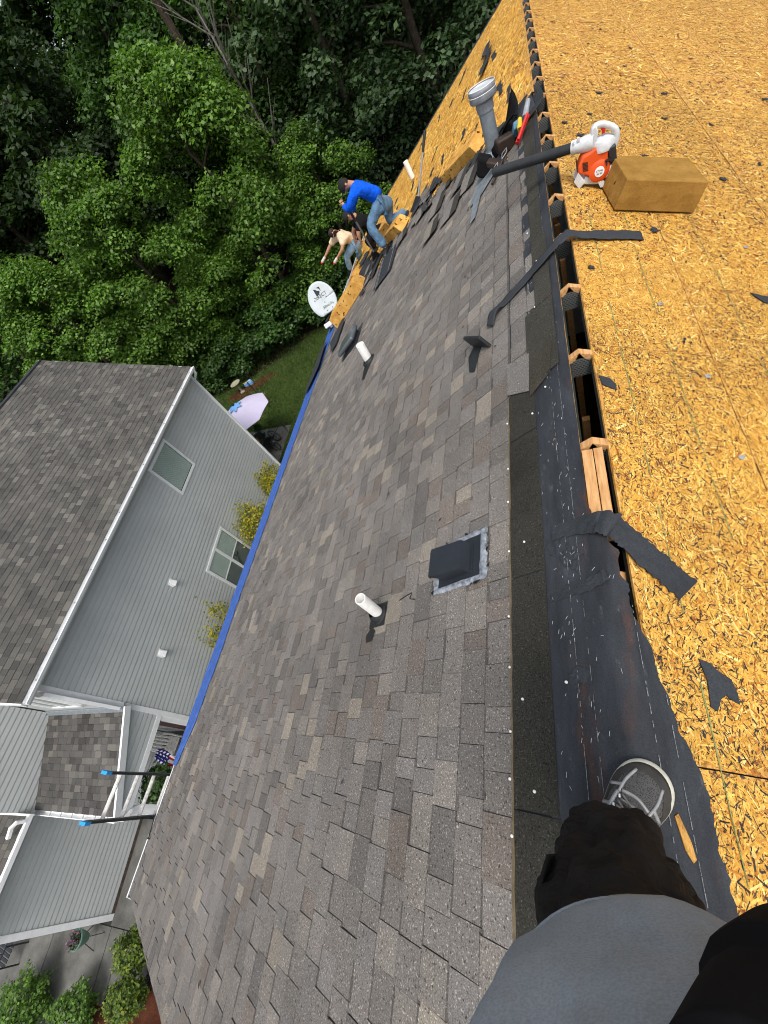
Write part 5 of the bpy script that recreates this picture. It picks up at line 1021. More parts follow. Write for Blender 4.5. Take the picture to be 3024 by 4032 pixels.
M = MB(); M.extr([(-29.8, 22.0, 0), (-27.4, 22.0, 0), (-27.4, 22.0, 1.6), (-28.6, 22.0, 2.5), (-29.8, 22.0, 1.6)], (0, 2.4, 0)); M.mk('body', deadwood_m, shd)
for i in range(9): M = MB(); M.extr([(-27.3, 21.9 + .29 * i, 1.62), (-28.6, 21.9 + .29 * i, 2.58), (-28.6, 22.17 + .29 * i, 2.58), (-27.3, 22.17 + .29 * i, 1.62)], (0, 0, .03)); M.mk('plank', deadwood_m, shd)
# ------------------------------------------------------------------ people
def skin_obj(name, J, edges, mat, parent, root=0, sub=2):
    """J: list of (point, rx, ry)"""
    off = ORG.get(parent, Vector((0, 0, 0))); me = bpy.data.meshes.new(name)
    me.from_pydata([tuple(Vector(j[0]) - off) for j in J], edges, []); me.materials.append(mat)
    o = link(bpy.data.objects.new(name, me)); o.parent = parent; ORG[o] = off
    md = o.modifiers.new('skin', 'SKIN'); md.use_smooth_shade = True; md.branch_smoothing = .6
    if not me.skin_vertices: me.attributes.new('skin', 'FLOAT', 'POINT') if False else None
    sv = me.skin_vertices[0].data
    for i, j in enumerate(J):
        sv[i].radius = (j[1], j[2] if len(j) > 2 else j[1]); sv[i].use_root = (i == root)
    s2 = o.modifiers.new('sub', 'SUBSURF'); s2.levels = sub + (1 if name in ('shirt', 'jeans') else 0); s2.render_levels = s2.levels
    if name in ('shirt', 'jeans'):
        tx = bpy.data.textures.get('cloth_folds') or bpy.data.textures.new('cloth_folds', 'CLOUDS'); tx.noise_scale = 0.10; tx.noise_depth = 2
        dm = o.modifiers.new('folds', 'DISPLACE'); dm.texture = tx; dm.strength = 0.032; dm.mid_level = .5
    SKINS.append(o); return o
SKINS = []
BODYTHIN = {'pelvis', 'mid', 'chest', 'shR', 'shL', 'hipR', 'hipL', 'kneeR', 'kneeL', 'ankR', 'ankL'}
def bake_skins():
    bpy.context.view_layer.update(); dg = bpy.context.evaluated_depsgraph_get()
    for o in SKINS:
        me = bpy.data.meshes.new_from_object(o.evaluated_get(dg)); me.polygons.foreach_set('use_smooth', [True] * len(me.polygons))
        o.modifiers.clear(); o.data = me
def skin_layer(me):
    return me
def worker(name, K, label, shirt, sleeves, pants, hat, gloves, shoes_m, sc=1.0, hairy=False):
    K = {k: CAM + (Vector(v) - CAM) * sc for k, v in K.items()}
    base = (K['ankR'] + K['ankL']) / 2; base = Vector((base.x, base.y, min(K['toeR'].z, K['toeL'].z) - .03))
    t = thing(name, base, label, 'person', 'roofers at work')
    head, neck, chest, mid, pel = (K[k] for k in ('head', 'neck', 'chest', 'mid', 'pelvis')); hd = (head - neck).normalized()
    wr = {s: K.get('wr' + s, K['el' + s].lerp(K['ha' + s], .75)) for s in 'RL'}
    names = ['pelvis', 'mid', 'chest', 'neck', 'headb', 'headt', 'shR', 'elR', 'wrR', 'haR', 'shL', 'elL', 'wrL', 'haL', 'hipR', 'kneeR', 'ankR', 'toeR', 'hipL', 'kneeL', 'ankL', 'toeL']
    pos = dict(K); pos['headb'] = head - hd * .03; pos['headt'] = head + hd * .06; pos['wrR'], pos['wrL'] = wr['R'], wr['L']
    rad = dict(pelvis=.13, mid=.135, chest=.172, neck=.06, headb=.09, headt=.09, shR=.075, elR=.05, wrR=.03, haR=.035, shL=.075, elL=.05, wrL=.034, haL=.038, hipR=.10, kneeR=.068, ankR=.045, toeR=.03, hipL=.10, kneeL=.068, ankL=.04, toeL=.03)
    E_ = [('pelvis', 'mid'), ('mid', 'chest'), ('chest', 'neck'), ('neck', 'headb'), ('headb', 'headt')] + [e for s in 'RL' for e in (('chest', 'sh' + s), ('sh' + s, 'el' + s), ('el' + s, 'wr' + s), ('wr' + s, 'ha' + s), ('pelvis', 'hip' + s), ('hip' + s, 'knee' + s), ('knee' + s, 'ank' + s), ('ank' + s, 'toe' + s))]
    ix = {n: i for i, n in enumerate(names)}
    body = skin_obj('body', [(pos[n], rad[n] * (.8 if n in BODYTHIN else 1)) for n in names], [(ix[a], ix[b_]) for a, b_ in E_], skin_m, t)
    # fingers
    for s in 'RL':
        d_ = (pos['ha' + s] - pos['wr' + s]).normalized(); sd_ = d_.cross(C_F).normalized()
        for q in range(5):
            a = (q - 1.5) * .017; st = pos['ha' + s] + sd_ * a + d_ * .01; dl = [.06, .075, .08, .07, .055][q] * .8
            dd = d_ if q < 4 else (d_ * .5 + sd_ * .9).normalized()
            if q == 4: st = pos['wr' + s] + d_ * .03 + sd_ * .025
            M = MB(); M.tube([st, st + dd * dl * .5, st + dd * dl * .85 + C_F * .015], [.0095, .009, .007], 6); sm(M.mk('finger', red_m if gloves else skin_m, t))
    def sub(nm, keys, grow, mat, extra=None, cut=None):
        p2 = {k: pos[k].copy() for k in keys}
        if cut:
            for k, (a, f_) in cut.items(): p2[k] = pos[a].lerp(pos[k], f_)
        ed = [(keys.index(a), keys.index(b_)) for a, b_ in E_ if a in keys and b_ in keys]
        return skin_obj(nm, [(p2[k], rad[k] + grow + (extra or {}).get(k, 0)) for k in keys], ed, mat, t)
    sk = ['pelvis', 'mid', 'chest', 'neck', 'shR', 'elR', 'shL', 'elL'] + (['wrR', 'wrL'] if sleeves == 'long' else [])
    pos_sv = pos['pelvis']; 
    cut = {'pelvis': ('mid', .75), 'neck': ('chest', .7)}
    if sleeves == 'short': cut.update({'elR': ('shR', .7), 'elL': ('shL', .7)})
    sub('shirt', sk, .022, shirt, {'mid': .02, 'elR': .015, 'elL': .015, 'neck': .03, 'shR': .012, 'shL': .012, 'pelvis': .02}, cut)
    sub('jeans', ['pelvis', 'hipR', 'kneeR', 'ankR', 'hipL', 'kneeL', 'ankL'], .022, pants, {'pelvis': .015, 'ankR': .02, 'ankL': .02, 'kneeR': .01, 'kneeL': .01})
    for s in 'RL':
        a, b_ = pos['ank' + s], pos['toe' + s]; d_ = (b_ - a); heel = a - d_ * .35 - Vector((0, 0, .02))
        skin_obj('shoe', [(heel - Vector((0, 0, .03)), .055), (a.lerp(b_, .5) - Vector((0, 0, .02)), .065), (b_ + d_ * .6, .055)], [(0, 1), (1, 2)], shoes_m, t)
    if gloves:
        for s in 'RL':
            d_ = (pos['ha' + s] - pos['wr' + s]); skin_obj('glove', [(pos['wr' + s], .038), (pos['ha' + s], .046), (pos['ha' + s] + d_ * .15, .04)], [(0, 1), (1, 2)], glove_m, t)
            skin_obj('glove_palm', [(pos['ha' + s] + d_ * .1, .046), (pos['ha' + s] + d_ * .45, .036)], [(0, 1)], red_m, t)
    face = ((head - neck) * .2 + (Vector((-.25, -.35, -.6)))).normalized()
    if hat:
        M = MB(); M.lathe(head + hd * .01, (hd - face * .2).normalized(), [(.108, 0), (.112, .03), (.098, .075), (.06, .105), (.001, .115)], 16); c_ = sm(M.mk('cap', hat, t))
        sd_ = face.cross(hd).normalized(); M = MB(); ctr = head + hd * .03 + face * .09; M.extr([ctr - sd_ * .075, ctr - sd_ * .05 + face * .08, ctr + sd_ * .05 + face * .08, ctr + sd_ * .075], hd * .012); M.mk('brim', hat, c_)
    if hairy or not hat:
        M = MB(); hx = (hd - face * .45).normalized(); M.lathe(head - hx * .035, hx, [(.098, 0), (.110, .04), (.105, .085), (.075, .125), (.001, .14)], 16); sm(M.mk('hair', hair_m, t))
    else:
        M = MB(); hx = (hd - face * .9).normalized(); M.lathe(head - hx * .02, hx, [(.096, 0), (.106, .04), (.09, .09), (.001, .112)], 14); sm(M.mk('hair', hair_m, t))
    sd_ = face.cross(hd).normalized()
    M = MB(); M.tube([head + face * .085 + hd * .0, head + face * .115 - hd * .03], [.009, .017], 6); M.mk('nose', skin_m, t)
    for q in (-1, 1):
        M = MB(); M.lathe(head + face * .088 + sd_ * .034 * q + hd * .012, face, [(.012, 0), (.001, .008)], 8); M.mk('eye', hair_m, t)
        M = MB(); M.lathe(head + sd_ * .098 * q - hd * .01, sd_ * q, [(.025, -.01), (.02, .015), (.001, .016)], 8); M.mk('ear', skin_m, t)
    M = MB(); M.box(head + face * .09 - hd * .055, sd_ * .03, hd * .007, face * .01); M.mk('mouth', red_m if False else leather_m, t)
    if hairy: M = MB(); M.lathe(head + face * .045 - hd * .055, (face - hd * .6).normalized(), [(.072, -.02), (.065, .02), (.04, .045), (.001, .055)], 12); sm(M.mk('beard', hair_m, t))
    return t
A = {'head': [-3.337, 8.85, 8.694], 'neck': [-3.234, 8.9, 8.661], 'chest': [-3.106, 8.95, 8.531], 'mid': [-2.957, 9.0, 8.358], 'pelvis': [-2.826, 9.05, 8.134], 'hipR': [-2.911, 8.92, 8.148], 'kneeR': [-3.172, 8.72, 7.956], 'ankR': [-3.056, 8.74, 7.505], 'toeR': [-3.069, 8.6, 7.431], 'hipL': [-2.847, 9.2, 8.023], 'kneeL': [-2.891, 9.1, 7.747], 'ankL': [-2.588, 9.35, 7.72], 'toeL': [-2.526, 9.2, 7.68], 'shR': [-3.169, 8.72, 8.576], 'elR': [-3.399, 8.65, 8.372], 'haR': [-3.485, 8.75, 8.506], 'shL': [-3.27, 9.15, 8.523], 'elL': [-3.486, 9.15, 8.272], 'haL': [-3.521, 9.0, 8.173]}
C_ = {'head': [-5.08, 11.3, 7.388], 'neck': [-4.962, 11.35, 7.343], 'chest': [-4.852, 11.4, 7.221], 'mid': [-4.727, 11.45, 7.064], 'pelvis': [-4.685, 11.5, 6.869], 'hipR': [-4.762, 11.38, 6.89], 'kneeR': [-5.012, 11.3, 6.745], 'ankR': [-5.114, 11.35, 6.385], 'toeR': [-5.147, 11.2, 6.33], 'hipL': [-4.737, 11.65, 6.745], 'kneeL': [-4.796, 11.6, 6.59], 'ankL': [-4.876, 11.7, 6.40], 'toeL': [-4.932, 11.6, 6.35], 'shR': [-4.85, 11.15, 7.178], 'elR': [-4.913, 11.05, 7.034], 'wrR': [-5.137, 11.05, 6.913], 'haR': [-5.269, 11.05, 6.835], 'shL': [-5.176, 11.5, 7.195], 'elL': [-5.418, 11.45, 7.063], 'wrL': [-5.598, 11.4, 6.942], 'haL': [-5.752, 11.4, 6.854]}
B_ = {'head': [-4.069, 10.2, 7.86], 'neck': [-3.954, 10.25, 7.836], 'chest': [-3.851, 10.3, 7.691], 'mid': [-3.737, 10.35, 7.505], 'pelvis': [-3.653, 10.4, 7.305], 'hipR': [-3.711, 10.28, 7.314], 'kneeR': [-3.86, 10.1, 7.272], 'ankR': [-3.78, 10.2, 7.05], 'toeR': [-3.82, 10.05, 7.03], 'hipL': [-3.655, 10.52, 7.2], 'kneeL': [-3.78, 10.45, 7.16], 'ankL': [-3.70, 10.5, 7.08], 'toeL': [-3.74, 10.4, 7.06], 'shR': [-3.894, 10.1, 7.638], 'elR': [-3.97, 10.05, 7.481], 'haR': [-3.99, 10.05, 7.344], 'shL': [-4.05, 10.5, 7.614], 'elL': [-4.212, 10.45, 7.462], 'haL': [-4.236, 10.4, 7.297]}
worker('person', A, 'person in bright blue long-sleeved shirt, jeans and cap bending with a shovel', blueshirt_m, 'long', denim_m, cap_cloth_m, False, black_m)
worker('person', C_, 'person in cream T-shirt with red and white gloves leaning over the eave', creamshirt_m, 'short', lightdenim_m, None, True, blackcloth_m, 1.06, True)
worker('person', B_, 'person in black T-shirt crouching behind the worker in blue', blackcloth_m, 'short', blackcloth_m, cap_cloth_m, False, black_m)
# ------------------------------------------------------------------ the person taking the photograph: leg, shoe, shirt, sleeve below the lens
ph = thing('person', (-0.03, -0.12, RZ), 'person at the bottom of the picture in grey shirt and black trousers', 'person')
def loft(rings, n=40, wr=0.0, fq=10, seed=0, close=True):
    M = MB(); rows_ = []
    R_ = []
    for i in range(len(rings) - 1):
        for q in range(5):
            t = q / 5; R_.append([a + (b_ - a) * t for a, b_ in zip(rings[i], rings[i + 1])])
    R_.append(list(rings[-1]))
    for i, (cx, cy, cz, rx, ry, tl) in enumerate(R_):
        row = []
        for j in range(n + 1):
            a = 2 * math.pi * j / n; x, y = cx + rx * math.cos(a), cy + ry * math.sin(a); z = cz + tl * math.sin(a)
            d_ = wr * (noise.noise(Vector((math.cos(a) * 1.4, math.sin(a) * 1.4, cz * fq + seed))) + .5 * noise.noise(Vector((math.cos(a) * 4, math.sin(a) * 4, cz * fq * 2.2 + seed + a * .0))))
            row.append((x + d_ * math.cos(a), y + d_ * math.sin(a), z))
        rows_.append(row)
    M.grid(rows_); return M
# body core (bare figure beneath the clothes, head behind the lens)
body = skin_obj('body', [((-.03, -.22, 10.06), .12), ((-.03, -.23, 10.3), .11), ((-.02, -.26, 10.48), .12), ((-.01, -.30, 10.66), .055), ((-.01, -.31, 10.80), .085), ((-.01, -.32, 10.93), .085), ((-.075, -.2, 9.98), .06), ((-.075, -.15, 9.72), .045), ((-.085, -.09, 9.30), .03), ((-.06, -.05, 9.22), .025), ((.06, -.34, 9.98), .075), ((.10, -.42, 9.66), .055), ((.12, -.5, 9.22), .04), ((.15, -.42, 9.13), .035),
                     ((.16, -.28, 10.52), .055), ((.18, -.08, 10.15), .042), ((.012, -.13, 10.352), .03), ((-.012, -.135, 10.42), .032), ((-.16, -.32, 10.52), .05), ((-.19, -.48, 10.28), .04), ((-.18, -.53, 10.06), .03), ((-.175, -.54, 9.99), .032)],
                [(0, 1), (1, 2), (2, 3), (3, 4), (4, 5), (0, 6), (6, 7), (7, 8), (8, 9), (0, 10), (10, 11), (11, 12), (12, 13), (2, 14), (14, 15), (15, 16), (16, 17), (2, 18), (18, 19), (19, 20), (20, 21)], skin_m, ph)
leg = loft([(-.096, -.122, 9.262, .058, .060, .04), (-.100, -.116, 9.33, .074, .072, .04), (-.098, -.108, 9.42, .088, .080, .03), (-.090, -.102, 9.50, .098, .084, 0.02), (-.076, -.100, 9.60, .102, .090, 0), (-.072, -.115, 9.72, .096, .098, 0), (-.075, -.15, 9.85, .095, .10, 0), (-.072, -.19, 9.98, .10, .10, 0), (-.06, -.21, 10.06, .095, .10, 0)], 72, .034, 9, 2)
lg = leg.mk('trousers', trousers_m, ph, smooth=True, solid=.003)
M = loft([(.14, -.50, 9.16, .075, .085, 0), (.12, -.48, 9.4, .09, .09, 0), (.10, -.42, 9.68, .09, .095, 0), (.05, -.33, 9.95, .10, .10, 0), (.0, -.26, 10.10, .13, .115, 0)], 30, .01, 9, 5); M.mk('trousers', trousers_m, ph, smooth=True, solid=.003)
# cargo pocket flap and stitched knee seam
M = MB(); M.grid([[(-.150 - .018 * math.sin(v * 1.57) - .012 * u, -.075 - .075 * v, 9.80 + .07 * u + .01 * math.sin(v * 5)) for v in np.linspace(0, 1, 8)] for u in np.linspace(0, 1, 6)]); M.mk('pocket_flap', trousers_m, ph, smooth=True, solid=.005)
sh = loft([(-.025, -.205, 10.055, .158, .128, .0), (-.025, -.205, 10.10, .160, .130, 0), (-.025, -.215, 10.22, .158, .126, 0), (-.025, -.235, 10.36, .162, .122, 0), (-.02, -.26, 10.48, .182, .118, 0), (-.01, -.285, 10.56, .17, .10, 0), (-.01, -.295, 10.62, .09, .07, 0)], 60, .016, 5, 7)
sh.mk('shirt', greyshirt_m, ph, smooth=True, solid=.003)
M = MB(); M.tube([(-.025 + .1605 * math.cos(a), -.205 + .1305 * math.sin(a), 10.063) for a in np.linspace(.2, 3.0, 30)], .002, 5); M.mk('shirt_hem', greyshirt_m, ph, smooth=True)
M = MB(); M.tube(cr([(.15, -.29, 10.53), (.19, -.2, 10.36), (.19, -.10, 10.16), (.136, -.082, 10.165), (.060, -.088, 10.24), (.025, -.100, 10.295), (-.006, -.12, 10.365)], 8), [.072] * 8 + [.07] * 8 + [.064] * 8 + [.06] * 8 + [.056] * 8 + [.05] * 9, 18); M.mk('sleeve', blackcloth_m, ph, smooth=True)
M = MB(); M.tube([(-.15, -.34, 10.53), (-.18, -.42, 10.38), (-.19, -.48, 10.28), (-.18, -.52, 10.08)], [.06, .055, .05, .042], 14); M.mk('sleeve', blackcloth_m, ph, smooth=True)
for q in range(5):
    M = MB(); M.tube([(-.033 + .012 * q, -.145, 10.43), (-.038 + .012 * q, -.14, 10.47), (-.038 + .012 * q, -.155, 10.50)], [.009, .009, .007], 6); M.mk('finger', skin_m, ph)
    M = MB(); M.tube([(-.205 + .015 * q, -.54, 9.99), (-.205 + .015 * q, -.545, 9.95), (-.205 + .015 * q, -.54, 9.91)], [.009, .009, .007], 6); M.mk('finger', skin_m, ph)
M = MB(); M.lathe((-.01, -.33, 10.90), (0, -.2, 1), [(.10, 0), (.105, .05), (.08, .11), (.001, .14)], 16); M.mk('hair', hair_m, ph, smooth=True)
# shoe
fd = Vector((.60, .80, 0)).normalized(); fs = Vector((fd.y, -fd.x, 0)); fo = Vector((-.042, .006, RZ + .012))
OUT = [(-.15, .0), (-.147, .028), (-.12, .040), (-.06, .042), (0, .048), (.06, .060), (.105, .062), (.14, .050), (.162, .026), (.168, -.005), (.155, -.036), (.125, -.056), (.08, -.062), (.03, -.054), (-.03, -.042), (-.09, -.038), (-.135, -.032)]
OUT = [tuple(v)[:2] for v in cr([(a, b_, 0) for a, b_ in OUT + [OUT[0]]], 3)][:-1]
def fpt(a, b_, z): return fo + fd * (a * 1.06 - .045) + fs * b_ * 1.12 + Vector((0, 0, z - .045))
shoe = thing('shoe_dummy', (0, 0, 0), 'x', 'x') if False else None
def sring(k, z, dz=lambda a: 0): return [fpt(a * k, b_ * k, z + dz(a)) for a, b_ in OUT]
toe = lambda a: .012 * max(0, (a - .05) / .11) ** 2
M = MB(); rr_ = [sring(.97, .0, toe), sring(1.0, .008, toe), sring(1.015, .022, toe), sring(1.0, .034, toe), sring(.95, .038, toe)]; M.grid([r_ + [r_[0]] for r_ in rr_]); so_ = M.mk('shoe', sole_m, ph, smooth=True)
OANG = sorted((math.atan2(b_, a), math.hypot(a, b_)) for a, b_ in OUT)
def kof(a, b_):
    t = math.atan2(b_, a); P_ = [(OANG[-1][0] - 2 * math.pi, OANG[-1][1])] + OANG + [(OANG[0][0] + 2 * math.pi, OANG[0][1])]
    for (t0, r0), (t1, r1) in zip(P_[:-1], P_[1:]):
        if t0 <= t <= t1: return math.hypot(a, b_) / (r0 + (r1 - r0) * (t - t0) / max(1e-6, t1 - t0))
    return 1
def zu(a, b_): return .034 + .052 * max(0, 1 - kof(a, b_) ** 3.0) + .34 * max(0, .06 - a) * max(0, 1 - kof(a, b_) ** 4)
M = MB(); rr_ = [[fpt(a * kk, b_ * kk, zu(a * kk * .999, b_ * kk * .999)) for a, b_ in OUT] for kk in (.985, .95, .9, .82, .7, .55, .4, .2, .02)]
M.grid([r_ + [r_[0]] for r_ in rr_]); M.mk('upper', shoemesh_m, so_, smooth=True)
M = MB(); M.grid([[fpt(a * kk, b_ * kk, zu(a * kk, b_ * kk) + .0015) for kk in (.995, .96, .92, .86, .80 if 18 <= i_ <= 37 else .86)] for i_, (a, b_) in list(enumerate(OUT))[13:43]]); M.mk('toe_guard', shoe_m, so_, smooth=True)
def over(p, wv, mat, h=.003):
    pts = [fpt(a, b_, zu(a, b_) + h * .5) for a, b_ in p]
    M = MB(); M.tube(cr(pts, 5), wv, 6); M.mk('overlay', mat, so_, smooth=True)
for sg in (1, -1):
    over([(.128, .030 * sg), (.09, .036 * sg), (.055, .034 * sg)], .0042, silver_m); over([(.055, .036 * sg), (.02, .034 * sg), (-.03, .028 * sg)], .0055, silver_m)
    over([(.075, .034 * sg), (.06, .055 * sg)], .0055, silver_m); over([(.02, .034 * sg), (.01, .048 * sg)], .005, silver_m)
over([(.062, .030), (.07, 0), (.062, -.030)], .005, silver_m)
for i in range(6):
    a = .055 - .019 * i; over([(a, .026), (a - .006, 0.004), (a - .012, -.024)], .0032, lace_m, .008); over([(a, -.026), (a - .008, -.004), (a - .012, .024)], .0032, lace_m, .011)
for i in range(4):
    a = .05 - .026 * i
    for sg in (1, -1): over([(a, .030 * sg), (a - .006, .026 * sg)], .0028, white_m, .008)
over([(.035, 0), (-.05, 0)], .016, shoe_m, .0)
M = MB(); M.grid([[fpt(a, b_, z) + Vector((.19, -.46, -.06)) for a, b_ in OUT + [OUT[0]]] for z in (0, .035)]); M.grid([[fpt(a * k, b_ * k, z) + Vector((.19, -.46, -.06)) for a, b_ in OUT + [OUT[0]]] for k, z in ((.97, .035), (.9, .06), (.5, .09))]); M.mk('shoe', shoe_m, ph, smooth=True)
# ------------------------------------------------------------------ vegetation
def leaves(C, size, r, up=0.6, asp=0.6, out=None):
    """leaf-shaped quads at centres C; returns vertices (4 per leaf)"""
    n = len(C); nv = r.normal(0, 1, (n, 3)); nv[:, 2] = np.abs(nv[:, 2]) + up * 1.6
    if out is not None: nv += out * 0.9
    nv /= np.linalg.norm(nv, axis=1, keepdims=True)
    a = np.cross(nv, r.normal(0, 1, (n, 3))); a /= np.linalg.norm(a, axis=1, keepdims=True); b_ = np.cross(nv, a)
    s = (size * r.uniform(.6, 1.35, n))[:, None]; V = np.zeros((n, 4, 3))
    V[:, 0] = C + a * s * .55; V[:, 1] = C + b_ * s * asp * .5 - nv * s * .06; V[:, 2] = C - a * s * .45; V[:, 3] = C - b_ * s * asp * .5 - nv * s * .06
    return V.reshape(-1, 3)
def crown_leaves(seed, H, R, base, nclump, per, leaf, pal, shape='round', clr=0.9, up=.5):
    r = np.random.default_rng(seed); Vs, Cs = [], []
    for i in range(nclump):
        z = r.uniform(0, 1) ** .85; ang = r.uniform(0, 6.283)
        prof = math.sin(math.pi * min(1, .12 + .88 * z)) ** .6 if shape == 'round' else (1 - z) ** .8 + .08 if shape == 'cone' else (1 - .55 * z) * (1 if z > .1 else .7)
        rad = R * prof * math.sqrt(r.uniform(.25, 1)); c = np.array((math.cos(ang) * rad, math.sin(ang) * rad, base + (H - base) * z))
        cr_ = clr * r.uniform(.55, 1.2); k = int(per * (cr_ / clr) ** 2)
        d = r.normal(0, 1, (k, 3)); d /= np.linalg.norm(d, axis=1, keepdims=True); d[:, 2] = np.where(r.random(k) < .7, np.abs(d[:, 2]), d[:, 2])
        rr = cr_ * r.uniform(.45, 1.0, k) ** .6; pos = c + d * rr[:, None] * np.array((1, 1, .6)); pos[:, 2] -= .18 * (d[:, 0] ** 2 + d[:, 1] ** 2) * cr_
        pos += r.normal(0, .1 * cr_, (k, 3))
        Vs.append(leaves(pos, leaf, r, up, .68, d))
        tone = r.uniform(.72, 1.22); col = np.array(pal)[r.integers(0, len(pal), k)] * (tone * r.uniform(.75, 1.25, k))[:, None]; Cs.append(col)
    return np.vstack(Vs), np.vstack(Cs)
def trunk_mesh(seed, H, r0, nb_=7, R=3.0, base=3.0):
    r = random.Random(seed); M = MB(); pts = [Vector((r.uniform(-.1, .1) * i, r.uniform(-.1, .1) * i, H * .93 * i / 6)) for i in range(7)]
    M.tube(pts, [r0 * (1.15 - i / 6.6) for i in range(7)], 8)
    for i in range(nb_):
        z = base * .8 + (H * .8 - base * .8) * i / nb_; a = r.uniform(0, 6.28); l = R * r.uniform(.5, .85) * (1 - .5 * i / nb_); k = z / (H * .93) * 6; p = pts[int(k)].lerp(pts[min(6, int(k) + 1)], k % 1)
        M.tube([p, p + Vector((math.cos(a) * l * .5, math.sin(a) * l * .5, l * .35)), p + Vector((math.cos(a) * l, math.sin(a) * l, l * .55))], [r0 * .4, r0 * .25, r0 * .08], 5)
    return M
G_BR = [(0.084, 0.171, 0.022), (0.108, 0.210, 0.030), (0.063, 0.130, 0.020), (0.144, 0.249, 0.040)]
G_MD = [(0.050, 0.110, 0.024), (0.039, 0.089, 0.019), (0.067, 0.132, 0.032)]
G_DK = [(0.046, 0.093, 0.034), (0.037, 0.074, 0.028), (0.066, 0.116, 0.044), (0.086, 0.127, 0.062)]
G_PN = [(0.032, 0.060, 0.020), (0.040, 0.070, 0.022), (0.026, 0.050, 0.018)]
def proto_tree(kind, seed):
    if kind == 'maple': V, C_l = crown_leaves(seed, 12.6, 4.1, 1.2, 120, 380, .19, G_BR, 'round', 1.1); T = trunk_mesh(seed, 12, .2, 8, 3.5, 2)
    elif kind == 'hardwood': V, C_l = crown_leaves(seed, 19, 4.6, 2.0, 110, 260, .26, G_DK, 'round', 1.3); T = trunk_mesh(seed, 18, .28, 9, 4, 3)
    elif kind == 'green': V, C_l = crown_leaves(seed, 17, 4.2, 2.0, 100, 250, .25, G_MD, 'round', 1.25); T = trunk_mesh(seed, 16, .25, 9, 4, 3)
    elif kind == 'pine':
        V, C_l = crown_leaves(seed, 23, 3.6, 6.0, 90, 230, .30, G_PN, 'taper', 1.1, .2); T = trunk_mesh(seed, 23, .26, 10, 3, 7)
    else: V, C_l = crown_leaves(seed, 3.2, 1.7, .1, 34, 190, .16, G_MD, 'round', .7); T = trunk_mesh(seed, 2.6, .06, 4, 1.2, .5)
    c = npmk('crown', V, 4, leaf_m, C_l, None, None); t = T.mk('trunk', bark_m, None, smooth=True); return c, t
PROTO = {}
def tree(kind, var, pos, h=1.0, wd=1.0, rz=0.0, label='', cat='tree', group=None, name=None):
    key = (kind, var)
    root = bpy.data.objects.new(name or {'pine': 'pine_tree', 'bush': 'wild_shrub'}.get(kind, 'broadleaf_tree'), None); root.empty_display_size = .3; link(root)
    root.location = pos; root.rotation_euler = (0, 0, rz); root.scale = (wd, wd, h); root['label'] = label; root['category'] = cat
    if group: root['group'] = group
    if key not in PROTO: PROTO[key] = proto_tree(kind, hash_(kind) + var * 17); parts_ = PROTO[key]
    else: parts_ = []; [parts_.append(link(p.copy())) for p in PROTO[key]]
    for p in parts_: p.parent = root
    return root
def hash_(s): return sum(ord(c) * (i + 1) for i, c in enumerate(s))
TL = []
tree('maple', 0, (-15.2, 24.4, 0), 1.02, 1.0, .3, 'tallest bright green maple at the wood edge behind the umbrella', group='bright trees at the wood edge')
tree('maple', 1, (-20.9, 21.6, 0), .93, .95, 1.1, 'bright green maple rising behind the far corner of the neighbouring roof', group='bright trees at the wood edge')
tree('maple', 2, (-25.5, 18.9, 0), .80, .95, 2.3, 'bright green tree at the left edge above the neighbouring roof', group='bright trees at the wood edge')
tree('maple', 1, (-10.8, 25.6, 0), .62, .75, 4.0, 'small bright green tree behind the satellite dish', group='bright trees at the wood edge')
tree('maple', 0, (-18.2, 22.7, 0), .52, .72, 5.0, 'low bright green tree between the two big maples', group='bright trees at the wood edge')
BK = [('hardwood', 0, (-4.5, 29.5), .95, 1.0, 'dark broadleaf tree just beyond the far end of the roof'), ('hardwood', 1, (-9.0, 30.5), 1.0, 1.0, 'dark silvery-leaved tree above the worker in blue'), ('hardwood', 0, (.5, 32), 1.0, 1.0, 'dark tree behind the top of the ridge'),
      ('green', 0, (-13.6, 31.5), 1.0, 1.0, 'mid green tree right behind the tallest maple'), ('green', 1, (-19.0, 29.5), 1.02, 1.0, 'mid green tree left behind the tallest maple'), ('pine', 0, (-24.5, 26.5), .92, 1.1, 'pine with a bare leaning trunk left of the tallest maple'),
      ('pine', 1, (-29.5, 24.0), .8, 1.15, 'blurry pine at the left edge of the picture'), ('green', 0, (-31.5, 19.0), .85, 1.0, 'mid green tree at the far left above the neighbouring roof'), ('pine', 0, (-34.5, 29), 1.0, 1.2, 'dark pine in the top left corner'), ('hardwood', 1, (-28.5, 31.5), 1.05, 1.05, 'dark broadleaf tree among the left pines'),
      ('hardwood', 0, (-22.5, 35.5), 1.15, 1.1, 'dark tree in the second row behind the maple crown'), ('pine', 1, (-16.0, 38), 1.05, 1.2, 'tall pine in the second row above the maple crown'), ('hardwood', 1, (-9.5, 38), 1.05, 1.1, 'dark tree in the second row above the flue'), ('pine', 0, (-3, 39), 1.05, 1.2, 'pine in the second row above the ridge end')]
for k, v, (x, y), h, wd, lb in BK: tree(k, v, (x, y, 0), h, wd, (x * 1.7) % 6.28, lb, group='trees of the wood')
